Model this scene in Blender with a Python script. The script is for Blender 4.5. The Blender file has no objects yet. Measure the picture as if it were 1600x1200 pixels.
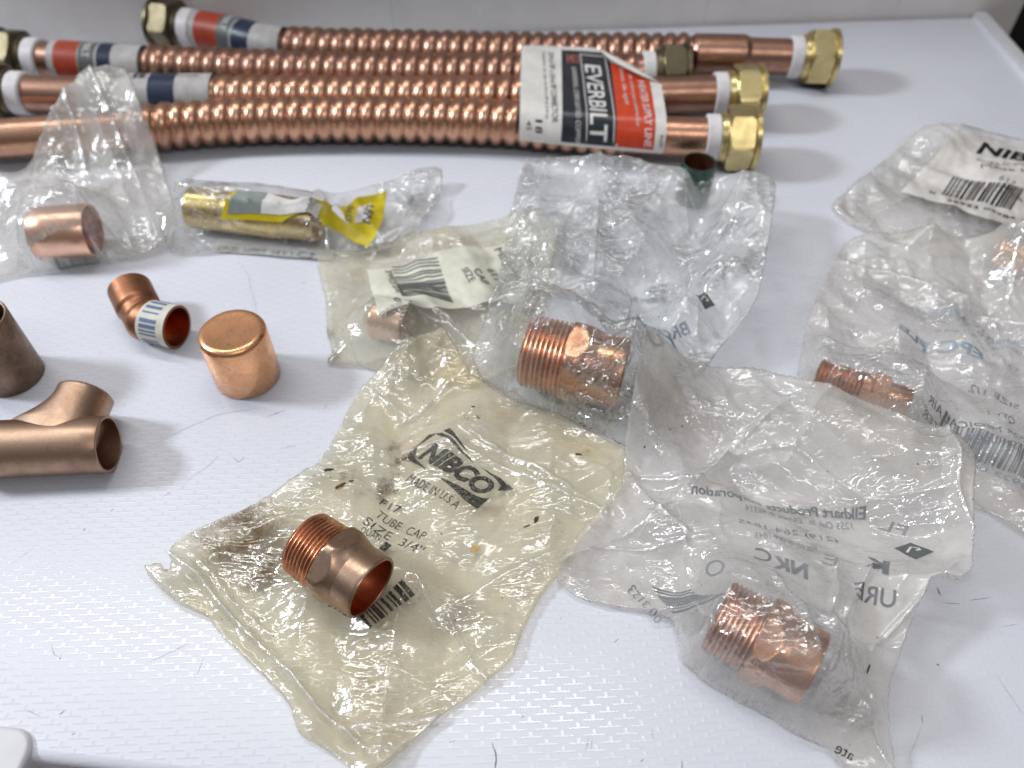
import bpy, bmesh, math, random
import numpy as np
from mathutils import Vector, Matrix
scene = bpy.context.scene
COL = scene.collection
C = 0.01                       # everything below is laid out in centimetres
# ------------------------------------------------------------------ camera
CAMH, FPX, PITCH = 27.5, 1220.0, math.radians(49)
SP, CP = math.sin(PITCH), math.cos(PITCH)
cam_d = bpy.data.cameras.new('camera'); cam = bpy.data.objects.new('camera', cam_d); COL.objects.link(cam)
cam.location = (0, 0, CAMH*C); cam.rotation_euler = (math.radians(90)-PITCH, 0, 0)
cam_d.sensor_width = 36; cam_d.lens = FPX/1600*36
cam_d.clip_start = 0.01; cam_d.clip_end = 50
cam_d.dof.use_dof = True; cam_d.dof.focus_distance = 0.295; cam_d.dof.aperture_fstop = 8
scene.camera = cam
# ------------------------------------------------------------------ light
w = bpy.data.worlds.new('World'); scene.world = w; w.use_nodes = True
nt = w.node_tree; nt.nodes.clear()
wo = nt.nodes.new('ShaderNodeOutputWorld'); wb = nt.nodes.new('ShaderNodeBackground')
tc = nt.nodes.new('ShaderNodeTexCoord'); sx = nt.nodes.new('ShaderNodeSeparateXYZ')
mr = nt.nodes.new('ShaderNodeMapRange'); mr.inputs['From Min'].default_value = -0.15; mr.inputs['From Max'].default_value = 0.95
cr = nt.nodes.new('ShaderNodeValToRGB')
cr.color_ramp.elements[0].position = 0.0; cr.color_ramp.elements[0].color = (.10, .085, .08, 1)
cr.color_ramp.elements[1].position = 1.0; cr.color_ramp.elements[1].color = (.86, .90, .98, 1)
e = cr.color_ramp.elements.new(.60); e.color = (.40, .385, .38, 1)
nt.links.new(tc.outputs['Generated'], sx.inputs[0]); nt.links.new(sx.outputs['Z'], mr.inputs['Value'])
nt.links.new(mr.outputs[0], cr.inputs[0]); nt.links.new(cr.outputs[0], wb.inputs['Color'])
wb.inputs['Strength'].default_value = 0.52
nt.links.new(wb.outputs[0], wo.inputs[0])

def area_light(name, loc, target, sx_, sy_, power, color, roll=0):
    d = bpy.data.lights.new(name, 'AREA'); d.shape = 'RECTANGLE'; d.size = sx_*C; d.size_y = sy_*C
    d.energy = power; d.color = color
    o = bpy.data.objects.new(name, d); COL.objects.link(o)
    o.location = Vector(loc)*C
    z = (Vector(loc)-Vector(target)).normalized()
    xdir = Vector((math.cos(roll), math.sin(roll), 0)); x = (xdir - z*xdir.dot(z)).normalized(); y = z.cross(x)
    o.rotation_euler = Matrix((x, y, z)).transposed().to_euler()
    return o
area_light('ceiling_tube_lamp', (-42, 69, 150), (-6, 24, 0), 150, 8, 9.8, (1.0, .975, .93), math.radians(-9))
area_light('side_lamp', (-165, 42, 118), (0, 25, 0), 22, 30, 27.0, (.86, .93, 1.0))
area_light('added_fill_lamp', (50, -110, 190), (0, 35, 0), 130, 14, 7.0, (1.0, .94, .88))  # unseen fill added behind the camera: lifts the wall, puts sparkles on the film
scene.view_settings.view_transform = 'Standard'; scene.view_settings.look = 'None'
scene.view_settings.exposure = -0.08; scene.view_settings.gamma = 1.0
scene.render.engine = 'CYCLES'
scene.cycles.transparent_max_bounces = 24; scene.cycles.max_bounces = 12
scene.cycles.diffuse_bounces = 12; scene.cycles.glossy_bounces = 5; scene.cycles.transmission_bounces = 8
scene.cycles.caustics_reflective = False; scene.cycles.caustics_refractive = False
scene.cycles.sample_clamp_indirect = 4.0

# ------------------------------------------------------------------ layout helpers
def XY(px, py, z=0.0):
    dx, dy = px-800.0, py-600.0
    t = (CAMH-z)/(FPX*SP + dy*CP)
    return (dx*t, (FPX*CP - dy*SP)*t)
def P3(px, py, z=0.0):
    x, y = XY(px, py, z); return Vector((x, y, z))

# ------------------------------------------------------------------ material helpers
class NT:
    def __init__(s, name):
        s.m = bpy.data.materials.new(name); s.m.use_nodes = True
        s.t = s.m.node_tree; s.t.nodes.clear()
        s.out = s.t.nodes.new('ShaderNodeOutputMaterial')
        tcn = s.t.nodes.new('ShaderNodeTexCoord')
        mp = s.t.nodes.new('ShaderNodeMapping'); mp.inputs['Scale'].default_value = (100, 100, 100)
        s.t.links.new(tcn.outputs['Object'], mp.inputs[0]); s.co = mp.outputs[0]
    def n(s, typ, **kw):
        nd = s.t.nodes.new('ShaderNode'+typ)
        for k, v in kw.items(): setattr(nd, k, v)
        return nd
    def l(s, a, b): s.t.links.new(a, b)
    def setin(s, sock, v):
        if hasattr(v, 'is_output') or hasattr(v, 'links'): s.l(v, sock)
        else: sock.default_value = v
    def math(s, op, a, b=None, c=None, clamp=False):
        nd = s.n('Math', operation=op); nd.use_clamp = clamp
        s.setin(nd.inputs[0], a)
        if b is not None: s.setin(nd.inputs[1], b)
        if c is not None: s.setin(nd.inputs[2], c)
        return nd.outputs[0]
    def noise(s, scale, detail=3, rough=.55, vec=None, dist=0, dim='3D'):
        nd = s.n('TexNoise'); s.l(vec or s.co, nd.inputs['Vector'])
        nd.inputs['Scale'].default_value = scale; nd.inputs['Detail'].default_value = detail
        nd.inputs['Roughness'].default_value = rough; nd.inputs['Distortion'].default_value = dist
        return nd.outputs['Fac']
    def ramp(s, fac, a, b, lo=0., hi=1.):
        nd = s.n('MapRange'); s.setin(nd.inputs['Value'], fac)
        nd.inputs['From Min'].default_value = a; nd.inputs['From Max'].default_value = b
        nd.inputs['To Min'].default_value = lo; nd.inputs['To Max'].default_value = hi
        return nd.outputs[0]
    def mix(s, fac, a, b):
        nd = s.n('Mix', data_type='RGBA')
        s.setin(nd.inputs[0], fac)
        for i, v in ((6, a), (7, b)):
            if isinstance(v, tuple): nd.inputs[i].default_value = (*v, 1) if len(v) == 3 else v
            else: s.l(v, nd.inputs[i])
        return nd.outputs[2]
    def bump(s, h, strength=1., dist=.01, normal=None):
        nd = s.n('Bump'); s.l(h, nd.inputs['Height']); nd.inputs['Strength'].default_value = strength
        nd.inputs['Distance'].default_value = dist*C
        if normal: s.l(normal, nd.inputs['Normal'])
        return nd.outputs[0]
    def princ(s, color, rough=.5, metal=0., normal=None, spec=.5):
        p = s.n('BsdfPrincipled')
        if isinstance(color, tuple): p.inputs['Base Color'].default_value = (*color, 1)
        else: s.l(color, p.inputs['Base Color'])
        s.setin(p.inputs['Roughness'], rough); s.setin(p.inputs['Metallic'], metal)
        p.inputs['Specular IOR Level'].default_value = spec
        if normal: s.l(normal, p.inputs['Normal'])
        s.l(p.outputs[0], s.out.inputs[0]); return p

def metal_mat(name, bright, dark, r0=.25, r1=.5, tarn=(.45, .75), scale=1.2, spots=None, bumpd=.012, brush=True):
    n = NT(name)
    a = n.noise(scale, 5, .65, dist=.4)
    b = n.noise(scale*9, 3, .6)
    f = n.ramp(n.math('ADD', n.math('MULTIPLY', a, .75), n.math('MULTIPLY', b, .25)), tarn[0], tarn[1])
    col = n.mix(f, bright, dark)
    if spots:
        sp = n.ramp(n.noise(scale*3.3, 6, .75), .60, .70)
        col = n.mix(n.math('MULTIPLY', sp, .8), col, spots)
    fine = n.noise(38, 2, .6)
    mps = n.n('Mapping'); mps.inputs['Rotation'].default_value = (.3, .5, .9); mps.inputs['Scale'].default_value = (1, 14, 9); n.l(n.co, mps.inputs[0])
    scr = n.ramp(n.noise(.9, 3, .6, mps.outputs[0], .6), .64, .72)
    col = n.mix(n.math('MULTIPLY', scr, .45), col, tuple(v*.42 for v in dark))
    h = n.math('ADD', n.math('MULTIPLY', b, .6), n.math('MULTIPLY', fine, .25))
    nrm = n.bump(h, .55, bumpd)
    rough = n.math('ADD', n.ramp(f, 0, 1, r0, r1), n.math('ADD', n.math('MULTIPLY', n.math('SUBTRACT', fine, .5), .18), n.math('MULTIPLY', scr, .12)))
    n.princ(col, rough, 1.0, nrm)
    return n.m
M = {}
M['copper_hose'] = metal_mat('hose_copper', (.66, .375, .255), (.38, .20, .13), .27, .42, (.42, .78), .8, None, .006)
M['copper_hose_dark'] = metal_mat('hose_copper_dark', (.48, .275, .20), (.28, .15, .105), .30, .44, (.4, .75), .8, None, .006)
M['copper_cap'] = metal_mat('cap_copper', (.93, .50, .27), (.64, .31, .16), .25, .42, (.42, .75), 1.0, (.25, .11, .055))
M['copper_brown'] = metal_mat('brown_copper', (.50, .335, .24), (.30, .20, .135), .30, .44, (.40, .70), .9, (.17, .10, .06))
M['copper_tee'] = metal_mat('dull_tee_copper', (.46, .31, .22), (.31, .20, .14), .38, .52, (.40, .72), .8, (.24, .15, .10))
M['copper_thread'] = metal_mat('thread_copper', (.82, .41, .25), (.30, .13, .07), .28, .45, (.40, .66), 2.2, (.14, .06, .04))
M['copper_bag'] = metal_mat('bagged_copper', (.84, .44, .26), (.42, .20, .11), .26, .42, (.42, .72), 1.1, (.22, .12, .07))
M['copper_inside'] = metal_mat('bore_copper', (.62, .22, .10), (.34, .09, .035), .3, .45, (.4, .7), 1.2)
M['copper_elbow'] = metal_mat('elbow_copper', (.34, .155, .085), (.21, .095, .05), .42, .54, (.4, .7), 1.0)
M['copper_pale'] = metal_mat('coupling_copper', (.93, .60, .44), (.80, .46, .32), .3, .42, (.45, .8), 1.2)
M['patina'] = metal_mat('weathered_copper', (.32, .21, .15), (.17, .125, .095), .38, .55, (.38, .62), .6, (.12, .15, .13))
M['green_pipe'] = metal_mat('green_copper', (.10, .17, .14), (.05, .08, .07), .35, .55, (.4, .7), 1.3, (.16, .10, .06))
M['brass'] = metal_mat('brass', (.68, .565, .28), (.44, .35, .15), .28, .42, (.45, .8), 1.1)
M['brass_dull'] = metal_mat('dull_brass', (.17, .145, .09), (.11, .09, .055), .38, .5, (.4, .75), 1.1)
M['brass_gold'] = metal_mat('nipple_brass', (.86, .70, .34), (.62, .47, .18), .25, .4, (.45, .8), 1.0)

def flat_mat(name, col, rough=.55, var=.08, scale=2., spec=.4, bumpd=.0):
    n = NT(name)
    f = n.noise(scale, 4, .6)
    c2 = tuple(max(0, v*(1-var*2.2)) for v in col)
    c = n.mix(n.ramp(f, .35, .7), col, c2)
    nrm = n.bump(n.noise(scale*7, 3), .5, bumpd) if bumpd else None
    n.princ(c, rough, 0, nrm, spec); return n.m
M['gasket'] = flat_mat('white_nylon', (.80, .76, .77), .4)
M['paper'] = flat_mat('label_paper', (.74, .72, .68), .45, .07, 1.2, .5, .01)
M['paper_dirty'] = flat_mat('stained_label_paper', (.74, .70, .66), .5, .14, 1.0, .4, .01)
M['paper_thin'] = flat_mat('thin_label_paper', (.72, .71, .60), .5, .10, 1.0, .4, .01)
M['ink'] = flat_mat('black_ink', (.018, .018, .02), .4)
M['ink_grey'] = flat_mat('grey_ink', (.20, .215, .23), .45)
M['ink_blue'] = flat_mat('blue_grey_ink', (.30, .36, .43), .45)
M['ink_print'] = flat_mat('faded_ink', (.27, .28, .29), .45)
M['ink_print_dark'] = flat_mat('faded_dark_ink', (.21, .22, .225), .45)
M['ink_dark'] = flat_mat('dark_grey_ink', (.12, .13, .13), .45)
M['ink_navy'] = flat_mat('navy_ink', (.02, .032, .07), .35)
M['ink_label_dark'] = flat_mat('label_black', (.022, .026, .034), .28)
M['ink_red'] = flat_mat('label_red', (.62, .06, .02), .28)
M['ink_white'] = flat_mat('label_white', (.72, .70, .68), .35)
M['ink_orange'] = flat_mat('label_orange', (.62, .20, .13), .35)
M['ink_yellow'] = flat_mat('card_yellow', (.62, .50, .012), .4)
M['ink_sage'] = flat_mat('card_sage', (.25, .29, .27), .4)
M['paper_dull'] = flat_mat('worn_label_paper', (.50, .475, .46), .45, .12, 1.5)
M['red_dull'] = flat_mat('worn_label_red', (.42, .055, .025), .4, .1, 2)
M['ink_barcode'] = flat_mat('barcode_blue', (.13, .20, .34), .45)
M['sticker'] = flat_mat('cream_sticker', (.72, .68, .60), .5, .1, 2)
M['dirt'] = flat_mat('dried_dirt', (.13, .075, .025), .8, .3, 4, .2, .05)
M['dark_board'] = flat_mat('dark_board', (.012, .009, .008), .6)

def ink_worn(name, col, cut=.50):
    n = NT(name)
    f = n.ramp(n.noise(16, 4, .7), cut-.03, cut+.05)
    p = n.n('BsdfPrincipled'); p.inputs['Base Color'].default_value = (*col, 1); p.inputs['Roughness'].default_value = .45
    t = n.n('BsdfTransparent'); mx = n.n('MixShader')
    n.l(f, mx.inputs[0]); n.l(p.outputs[0], mx.inputs[1]); n.l(t.outputs[0], mx.inputs[2]); n.l(mx.outputs[0], n.out.inputs[0])
    return n.m
M['ink_worn'] = ink_worn('worn_black_ink', (.02, .02, .018), .56)

def bag_mat(name, tint, haze, haze_lo, haze_hi, rough=.16, dirt=None, crinkle=1.0, tr=(.97, .97, .96), lower=False, glit=.18):
    n = NT(name + ('_back' if lower else ''))
    big = n.noise(.55, 4, .6, dist=.6)
    hz = n.ramp(big, .3, .7, haze_lo, haze_hi)
    # fine crinkles: narrow streaky creases in several directions, gathered in patches
    tot_h = None
    for q, (ang, sc_, st_, wt) in enumerate(((.35, .42, 2.4, 1.5), (1.45, .62, 2.2, 1.0), (2.5, 1.5, 1.6, .26), (.9, 3.2, 1.2, .06))):
        mp = n.n('Mapping'); mp.inputs['Rotation'].default_value = (0, 0, ang); mp.inputs['Scale'].default_value = (1, st_, 1)
        mp.inputs['Location'].default_value = (q*7.3, q*3.1, 0); n.l(n.co, mp.inputs[0])
        nn_ = n.noise(sc_, 2, .5, mp.outputs[0], .8)
        rd = n.math('POWER', n.math('SUBTRACT', 1.0, n.math('MULTIPLY', n.math('ABSOLUTE', n.math('SUBTRACT', nn_, .5)), 5.0), clamp=True), 2.0)
        rd = n.math('MULTIPLY', rd, wt)
        tot_h = rd if tot_h is None else n.math('ADD', tot_h, rd)
    pm = n.ramp(n.noise(.38, 2, .5), .40, .66, .03, .42)
    pm2 = n.ramp(n.noise(.33, 2, .5, None, .5), .47, .62, .0, 1.0)
    tot_h2 = n.math('MULTIPLY', tot_h, pm2, clamp=True)
    nrm = n.bump(n.math('ADD', n.math('MULTIPLY', tot_h, pm), n.math('MULTIPLY', tot_h, n.math('MULTIPLY', pm2, 1.5*max(.25, (crinkle-.9))))), 1.0, .05*crinkle)
    col = n.mix(n.ramp(n.noise(.8, 5, .6), .35, .75), tint, tuple(v*.88 for v in tint))
    if dirt: col = n.mix(n.ramp(n.noise(.28, 3, .6), .5, .7), col, (.88, .78, .54))
    fac = hz
    if dirt:
        # grime gathered in patches, round spots given in cm
        tot = None
        wv = n.n('TexNoise'); n.l(n.co, wv.inputs['Vector']); wv.inputs['Scale'].default_value = .55; wv.inputs['Detail'].default_value = 4; wv.inputs['Roughness'].default_value = .7
        wm = n.n('VectorMath', operation='MULTIPLY_ADD'); n.l(wv.outputs['Color'], wm.inputs[0]); wm.inputs[1].default_value = (4.5, 4.5, 0); n.l(n.co, wm.inputs[2])
        ws = n.n('VectorMath', operation='SUBTRACT'); n.l(wm.outputs[0], ws.inputs[0]); ws.inputs[1].default_value = (2.25, 2.25, 0)
        for (x, y, r, a) in dirt:
            vm = n.n('VectorMath', operation='DISTANCE'); n.l(ws.outputs[0], vm.inputs[0]); vm.inputs[1].default_value = (x, y, 0.2)
            f = n.math('MULTIPLY', n.ramp(vm.outputs['Value'], r, r*.15), a, clamp=True)
            tot = f if tot is None else n.math('MAXIMUM', tot, f)
        fine = n.noise(4.6, 6, .85, dist=.5)
        g = n.ramp(n.math('ADD', fine, n.math('MULTIPLY', tot, .17)), .57, .64)
        g = n.math('MULTIPLY', g, n.math('ADD', n.math('MULTIPLY', tot, .9), .06), clamp=True)
        col = n.mix(g, col, (.19, .105, .03))
        fac = n.math('MAXIMUM', fac, n.math('MULTIPLY', g, .95))
    # tiny specks
    vs = n.n('TexVoronoi', feature='F1'); n.l(n.co, vs.inputs['Vector']); vs.inputs['Scale'].default_value = 1.1
    spk = n.math('LESS_THAN', vs.outputs['Distance'], .032)
    col = n.mix(spk, col, (.06, .04, .03)); fac = n.math('MAXIMUM', fac, n.math('MULTIPLY', spk, .8))
    at = n.n('Attribute', attribute_name='crease'); cs = at.outputs['Fac']
    col = n.mix(n.math('MULTIPLY', cs, .9), col, (.97, .965, .94))
    fac = n.math('MAXIMUM', fac, n.math('MULTIPLY', cs, .85))
    la = n.n('Attribute', attribute_name='layer')
    fac = n.math('ADD', fac, n.math('MULTIPLY', la.outputs['Fac'], .20), clamp=True)
    tp = n.n('BsdfTransparent'); tp.inputs[0].default_value = (*tr, 1)
    df = n.n('BsdfDiffuse'); n.l(col, df.inputs[0])
    tl = n.n('BsdfTranslucent'); n.l(col, tl.inputs[0])
    m1 = n.n('MixShader'); m1.inputs[0].default_value = .40; n.l(df.outputs[0], m1.inputs[1]); n.l(tl.outputs[0], m1.inputs[2])
    m2 = n.n('MixShader'); n.l(fac, m2.inputs[0]); n.l(tp.outputs[0], m2.inputs[1]); n.l(m1.outputs[0], m2.inputs[2])
    if lower:
        n.l(m2.outputs[0], n.out.inputs[0]); return n.m
    gl = n.n('BsdfGlossy'); gl.inputs['Roughness'].default_value = rough; n.l(nrm, gl.inputs['Normal'])
    lw = n.n('LayerWeight'); n.l(nrm, lw.inputs['Normal'])
    fr = n.math('ADD', n.math('MULTIPLY', n.math('POWER', lw.outputs['Facing'], 4.0), .5), n.math('ADD', .055, n.math('MULTIPLY', n.math('MAXIMUM', n.math('MULTIPLY', tot_h2, glit/.3), cs), .30)), clamp=True)
    m3 = n.n('MixShader'); n.l(fr, m3.inputs[0]); n.l(m2.outputs[0], m3.inputs[1]); n.l(gl.outputs[0], m3.inputs[2])
    n.l(m3.outputs[0], n.out.inputs[0])
    return n.m

# ------------------------------------------------------------------ object helpers
def tag(o, label=None, cat=None, group=None, kind=None):
    if label: o['label'] = label
    if cat: o['category'] = cat
    if group: o['group'] = group
    if kind: o['kind'] = kind
    return o
def link_mesh(name, verts, faces, mat, parent=None, smooth=True):
    me = bpy.data.meshes.new(name)
    me.from_pydata([tuple(float(c)*C for c in v) for v in verts], [], faces)
    me.materials.append(mat)
    if smooth: me.polygons.foreach_set('use_smooth', [True]*len(me.polygons))
    me.update()
    o = bpy.data.objects.new(name, me); COL.objects.link(o)
    if parent: o.parent = parent; o.matrix_parent_inverse = Matrix.Translation(-parent.location) if parent.type == 'EMPTY' else Matrix()
    return o
def empty(name, loc, label, cat, group=None):
    o = bpy.data.objects.new(name, None); COL.objects.link(o); o.empty_display_size = .01
    o.location = Vector(loc)*C
    return tag(o, label, cat, group)
def frame(p0, p1, roll=0.0):
    x = (p1-p0).normalized(); up = Vector((0, 0, 1))
    if abs(x.z) > .95: up = Vector((0, 1, 0))
    y = up.cross(x).normalized(); z = x.cross(y)
    R = Matrix((x, y, z)).transposed().to_4x4()
    return Matrix.Translation(p0) @ R @ Matrix.Rotation(roll, 4, 'X')
def lathe(profile, mat4, nseg=72, rfun=None, closed=False):
    V, F = [], []
    for (x, r) in profile:
        for k in range(nseg):
            a = 2*math.pi*k/nseg
            rr = rfun(a, x, r) if rfun else r
            V.append(mat4 @ Vector((x, rr*math.cos(a), rr*math.sin(a))))
    n = len(profile)
    for i in range(n-1 if not closed else n):
        j = (i+1) % n
        for k in range(nseg):
            k2 = (k+1) % nseg
            F.append((i*nseg+k, i*nseg+k2, j*nseg+k2, j*nseg+k))
    return V, F
def hexr(a, flat):
    s = math.pi/3; b = (a % s) - s/2
    return flat/math.cos(b)
def arc(cx, cr, r, a0, a1, n=6):
    return [(cx+r*math.cos(math.radians(a0+(a1-a0)*i/n)), cr+r*math.sin(math.radians(a0+(a1-a0)*i/n))) for i in range(n+1)]

# ------------------------------------------------------------------ setting
def table_mat():
    n = NT('embossed_white_plastic')
    rot = n.n('Mapping'); rot.inputs['Rotation'].default_value = (0, 0, math.radians(-2.0)); n.l(n.co, rot.inputs[0])
    sp = n.n('SeparateXYZ'); n.l(rot.outputs[0], sp.inputs[0])
    cell, row = .36, .245
    v = n.math('DIVIDE', sp.outputs['Y'], row)
    u = n.math('DIVIDE', sp.outputs['X'], cell)
    ri = n.math('FLOOR', v); fv = n.math('FRACT', v)
    uu = n.math('FLOORED_MODULO', n.math('ADD', u, n.math('MULTIPLY', ri, 1.5)), 3.0)
    # horizontal dash
    line = n.ramp(n.math('ABSOLUTE', n.math('SUBTRACT', fv, .5)), .10, .20, 1, 0)
    dash = n.math('MULTIPLY', n.ramp(uu, .0, .12), n.ramp(uu, 2.05, 2.2, 1, 0))
    hd = n.math('MULTIPLY', line, dash)
    # upright tick joining this dash to the next row
    tick = n.math('MULTIPLY', n.ramp(n.math('ABSOLUTE', n.math('SUBTRACT', uu, 1.05)), .12, .22, 1, 0), n.ramp(fv, .45, .5))
    uu2 = n.math('FLOORED_MODULO', n.math('ADD', u, n.math('MULTIPLY', n.math('SUBTRACT', ri, 1.0), 1.5)), 3.0)
    tick2 = n.math('MULTIPLY', n.ramp(n.math('ABSOLUTE', n.math('SUBTRACT', uu2, 1.05)), .12, .22, 1, 0), n.ramp(fv, .2, .28, 1, 0))
    pat = n.math('MAXIMUM', n.math('MAXIMUM', hd, tick), tick2)
    soft = n.noise(.25, 3, .5)
    micro = n.noise(22, 3, .7)
    h = n.math('ADD', pat, n.math('ADD', n.math('MULTIPLY', soft, 2.0), n.math('MULTIPLY', micro, .10)))
    nrm = n.bump(h, .8, .0034)
    base = n.mix(n.ramp(n.noise(.12, 4, .6), .35, .7), (.715, .725, .785), (.675, .68, .745))
    # fine scuffs and specks that belong to the plastic
    vs = n.n('TexVoronoi', feature='F1'); n.l(n.co, vs.inputs['Vector']); vs.inputs['Scale'].default_value = .75
    vw = n.n('TexWhiteNoise', noise_dimensions='3D'); n.l(vs.outputs['Position'], vw.inputs['Vector'])
    spk = n.math('MULTIPLY', n.math('LESS_THAN', vs.outputs['Distance'], n.math('MULTIPLY', n.math('POWER', vw.outputs['Value'], 4), .045)), .75)
    col = n.mix(spk, base, (.12, .11, .11))
    st = n.n('Mapping'); st.inputs['Scale'].default_value = (.5, 5, 1); st.inputs['Rotation'].default_value = (0, 0, .7); n.l(n.co, st.inputs[0])
    smudge = n.math('MULTIPLY', n.ramp(n.noise(1.0, 5, .7, st.outputs[0]), .60, .8), .30)
    col = n.mix(smudge, col, (.42, .42, .45))
    rg = n.math('ADD', n.math('SUBTRACT', .30, n.math('MULTIPLY', pat, .17)), n.math('MULTIPLY', n.noise(.7, 4, .6), .10))
    n.princ(col, rg, 0, nrm, .62)
    return n.m
M['table'] = table_mat()
def prism(name, pts, z0, z1, mat, bevel=.0, seg=4, smooth=True, parent=None):
    bm = bmesh.new()
    vs = [bm.verts.new((x*C, y*C, z0*C)) for x, y in pts]
    f = bm.faces.new(vs)
    r = bmesh.ops.extrude_face_region(bm, geom=[f])
    for e_ in r['geom']:
        if isinstance(e_, bmesh.types.BMVert): e_.co.z = z1*C
    bmesh.ops.recalc_face_normals(bm, faces=bm.faces)
    if bevel:
        ed = [e_ for e_ in bm.edges if all(abs(v.co.z-z1*C) < 1e-7 for v in e_.verts)]
        bmesh.ops.bevel(bm, geom=ed, offset=bevel*C, segments=seg, affect='EDGES', profile=.5)
    me = bpy.data.meshes.new(name); bm.to_mesh(me); bm.free(); me.materials.append(mat)
    if smooth:
        me.polygons.foreach_set('use_smooth', [True]*len(me.polygons))
        for p_ in me.polygons:
            if abs(p_.normal.z) > .999 or abs(p_.normal.z) < .02: p_.use_smooth = False
    o = bpy.data.objects.new(name, me); COL.objects.link(o)
    if parent: o.parent = parent
    return o
tt = prism('table_top', [(-75, 13.4), (-16.0, 7.55), (14, 4.4), (36.3, 2.0), (36.9, 62.45), (-75, 54.5)], -3, 0, M['table'], .35); tag(tt, kind='structure')
rim_m = flat_mat('rim_plastic', (.70, .69, .71), .35, .05, 1)
rim = prism('table_rim', [(36.0, 2.0), (37.0, 1.9), (37.4, 62.45), (36.4, 62.4)], -2.9, .42, rim_m, .2); tag(rim, kind='structure')
cr_ = []
for a in range(0, 91, 10):
    cr_.append((-16.7+.8*math.cos(math.radians(a)), 7.7+.8*math.sin(math.radians(a))))
rp = prism('raised_table_corner', [(-60, -6), (-16.9, -6)] + cr_ + [(-60, 12.6)], -2.9, .22, rim_m, .16, 5); tag(rp, kind='structure')
led = prism('lower_ledge', [(-17.4, -20), (60, -20), (60, 10), (-17.4, 10)], -4.2, -3.1, flat_mat('ledge_plastic', (.28, .26, .28), .5)); tag(led, kind='structure')
fl = prism('floor', [(-300, -200), (300, -200), (300, 220), (-300, 220)], -92, -90, flat_mat('floor_dark', (.05, .045, .045), .6)); tag(fl, kind='structure')
# panelled wall behind the table
wallm = NT('painted_wall')
wn = wallm.noise(.35, 4, .6); wf = wallm.noise(5, 4, .6)
wallm.princ(wallm.mix(wallm.ramp(wn, .3, .7), (.88, .855, .83), (.80, .775, .76)), .55, 0, wallm.bump(wf, .5, .02), .3)
def wall_panels():
    V, F = [], []
    ux, uy = .9973, .0731
    def add(x0, x1, z0, z1, d0=0.0):
        b = len(V)
        g = .12
        for (xx, zz, dd) in ((x0, z0, .09), (x1, z0, .09), (x1, z1, .09), (x0, z1, .09), (x0+g, z0+g, 0), (x1-g, z0+g, 0), (x1-g, z1-g, 0), (x0+g, z1-g, 0)):
            V.append((xx*ux - (-dd)*uy*0, 60.0+xx*uy+dd, zz))
        F.extend([(b+4, b+5, b+6, b+7), (b, b+1, b+5, b+4), (b+1, b+2, b+6, b+5), (b+2, b+3, b+7, b+6), (b+3, b, b+4, b+7)])
    xs = [-96, -81.5, -67, -52.5, -38, -23.5, -9.0, 15.0, 30.2, 40.5]
    for i in range(len(xs)-1):
        for z0, z1 in ((-30, 58),):
            add(xs[i], xs[i+1], z0, z1)
    return V, F
V, F = wall_panels(); wl = link_mesh('wall', V, F, wallm.m, None, False); tag(wl, kind='structure')
db = prism('dark_side_wall', [(40.6, 63.2), (75, 50), (75, 66), (40.6, 66)], -60, 58, M['dark_board'], 0, 1, False); tag(db, kind='structure')

# scratches and scuffs on the table top: thin tapered strokes
def strokes(name, data, mat, z=.012):
    V, F = [], []
    for pts, wd in data:
        q = [Vector((*XY(px, py, 0), 0)) for px, py in pts]
        m = []
        for i in range(len(q)-1):
            for k in range(6): m.append(q[i].lerp(q[i+1], k/6))
        m.append(q[-1]); n_ = len(m); b = len(V)
        for i, p in enumerate(m):
            d = (m[min(i+1, n_-1)]-m[max(i-1, 0)]).normalized(); s_ = Vector((-d.y, d.x, 0))
            ww = .5*wd*max(.12, math.sin(math.pi*(i+.3)/(n_)))*random.uniform(.6, 1.2)
            jit = s_*random.uniform(-.012, .012)
            V.append((*(p+jit+s_*ww)[:2], z)); V.append((*(p+jit-s_*ww)[:2], z))
        for i in range(n_-1): F.append((b+2*i, b+2*i+1, b+2*i+3, b+2*i+2))
    return link_mesh(name, V, F, mat, None, False)
random.seed(4)
sc = [([(200,710),(250,690),(300,665),(340,648),(400,638),(420,636)], .012), ([(415,652),(448,640)], .02), ([(435,702),(465,695)], .01), ([(362,712),(372,722),(384,714)], .02),
      ([(276,770),(300,745),(330,725),(345,708)], .011), ([(252,778),(268,768)], .01), ([(40,1110),(60,1117)], .014), ([(92,1117),(102,1110)], .022), ([(395,450),(400,480),(397,520)], .008),
      ([(370,405),(388,430),(398,480)], .012), ([(112,1149),(118,1145)], .02), ([(228,1037),(300,1003)], .010), ([(80,1005),(84,1022),(96,1030)], .012), ([(96,1022),(92,1033)], .010),
      ([(769,1160),(775,1180),(773,1215)], .045), ([(1463,917),(1470,931)], .05), ([(1470,942),(1500,944)], .016), ([(1512,938),(1548,934)], .015), ([(1440,1115),(1441,1130)], .02),
      ([(1441,1130),(1420,1185)], .006), ([(1556,1053),(1600,1120)], .007), ([(958,1005),(967,998)], .014), ([(811,1112),(819,1120),(812,1122)], .009), ([(1065,1187),(1066,1205)], .02),
      ([(1018,1138),(1020,1155)], .012), ([(920,1150),(915,1175)], .012), ([(926,1152),(922,1174)], .009), ([(1463,1037),(1467,1040)], .06), ([(505,640),(512,632)], .012), ([(172,800),(178,794)], .02),
      ([(130,830),(133,826)], .03), ([(60,850),(20,880)], .006), ([(1440,340),(1475,352)], .014), ([(1303,185),(1306,187)], .05), ([(150,560),(160,548)], .007), ([(470,445),(480,438)], .014),
      ([(545,625),(552,610)], .008), ([(700,1160),(712,1158)], .012), ([(1000,1190),(1006,1186)], .02), ([(1560,980),(1590,975)], .007), ([(320,1025),(305,1060)], .008)]
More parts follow.
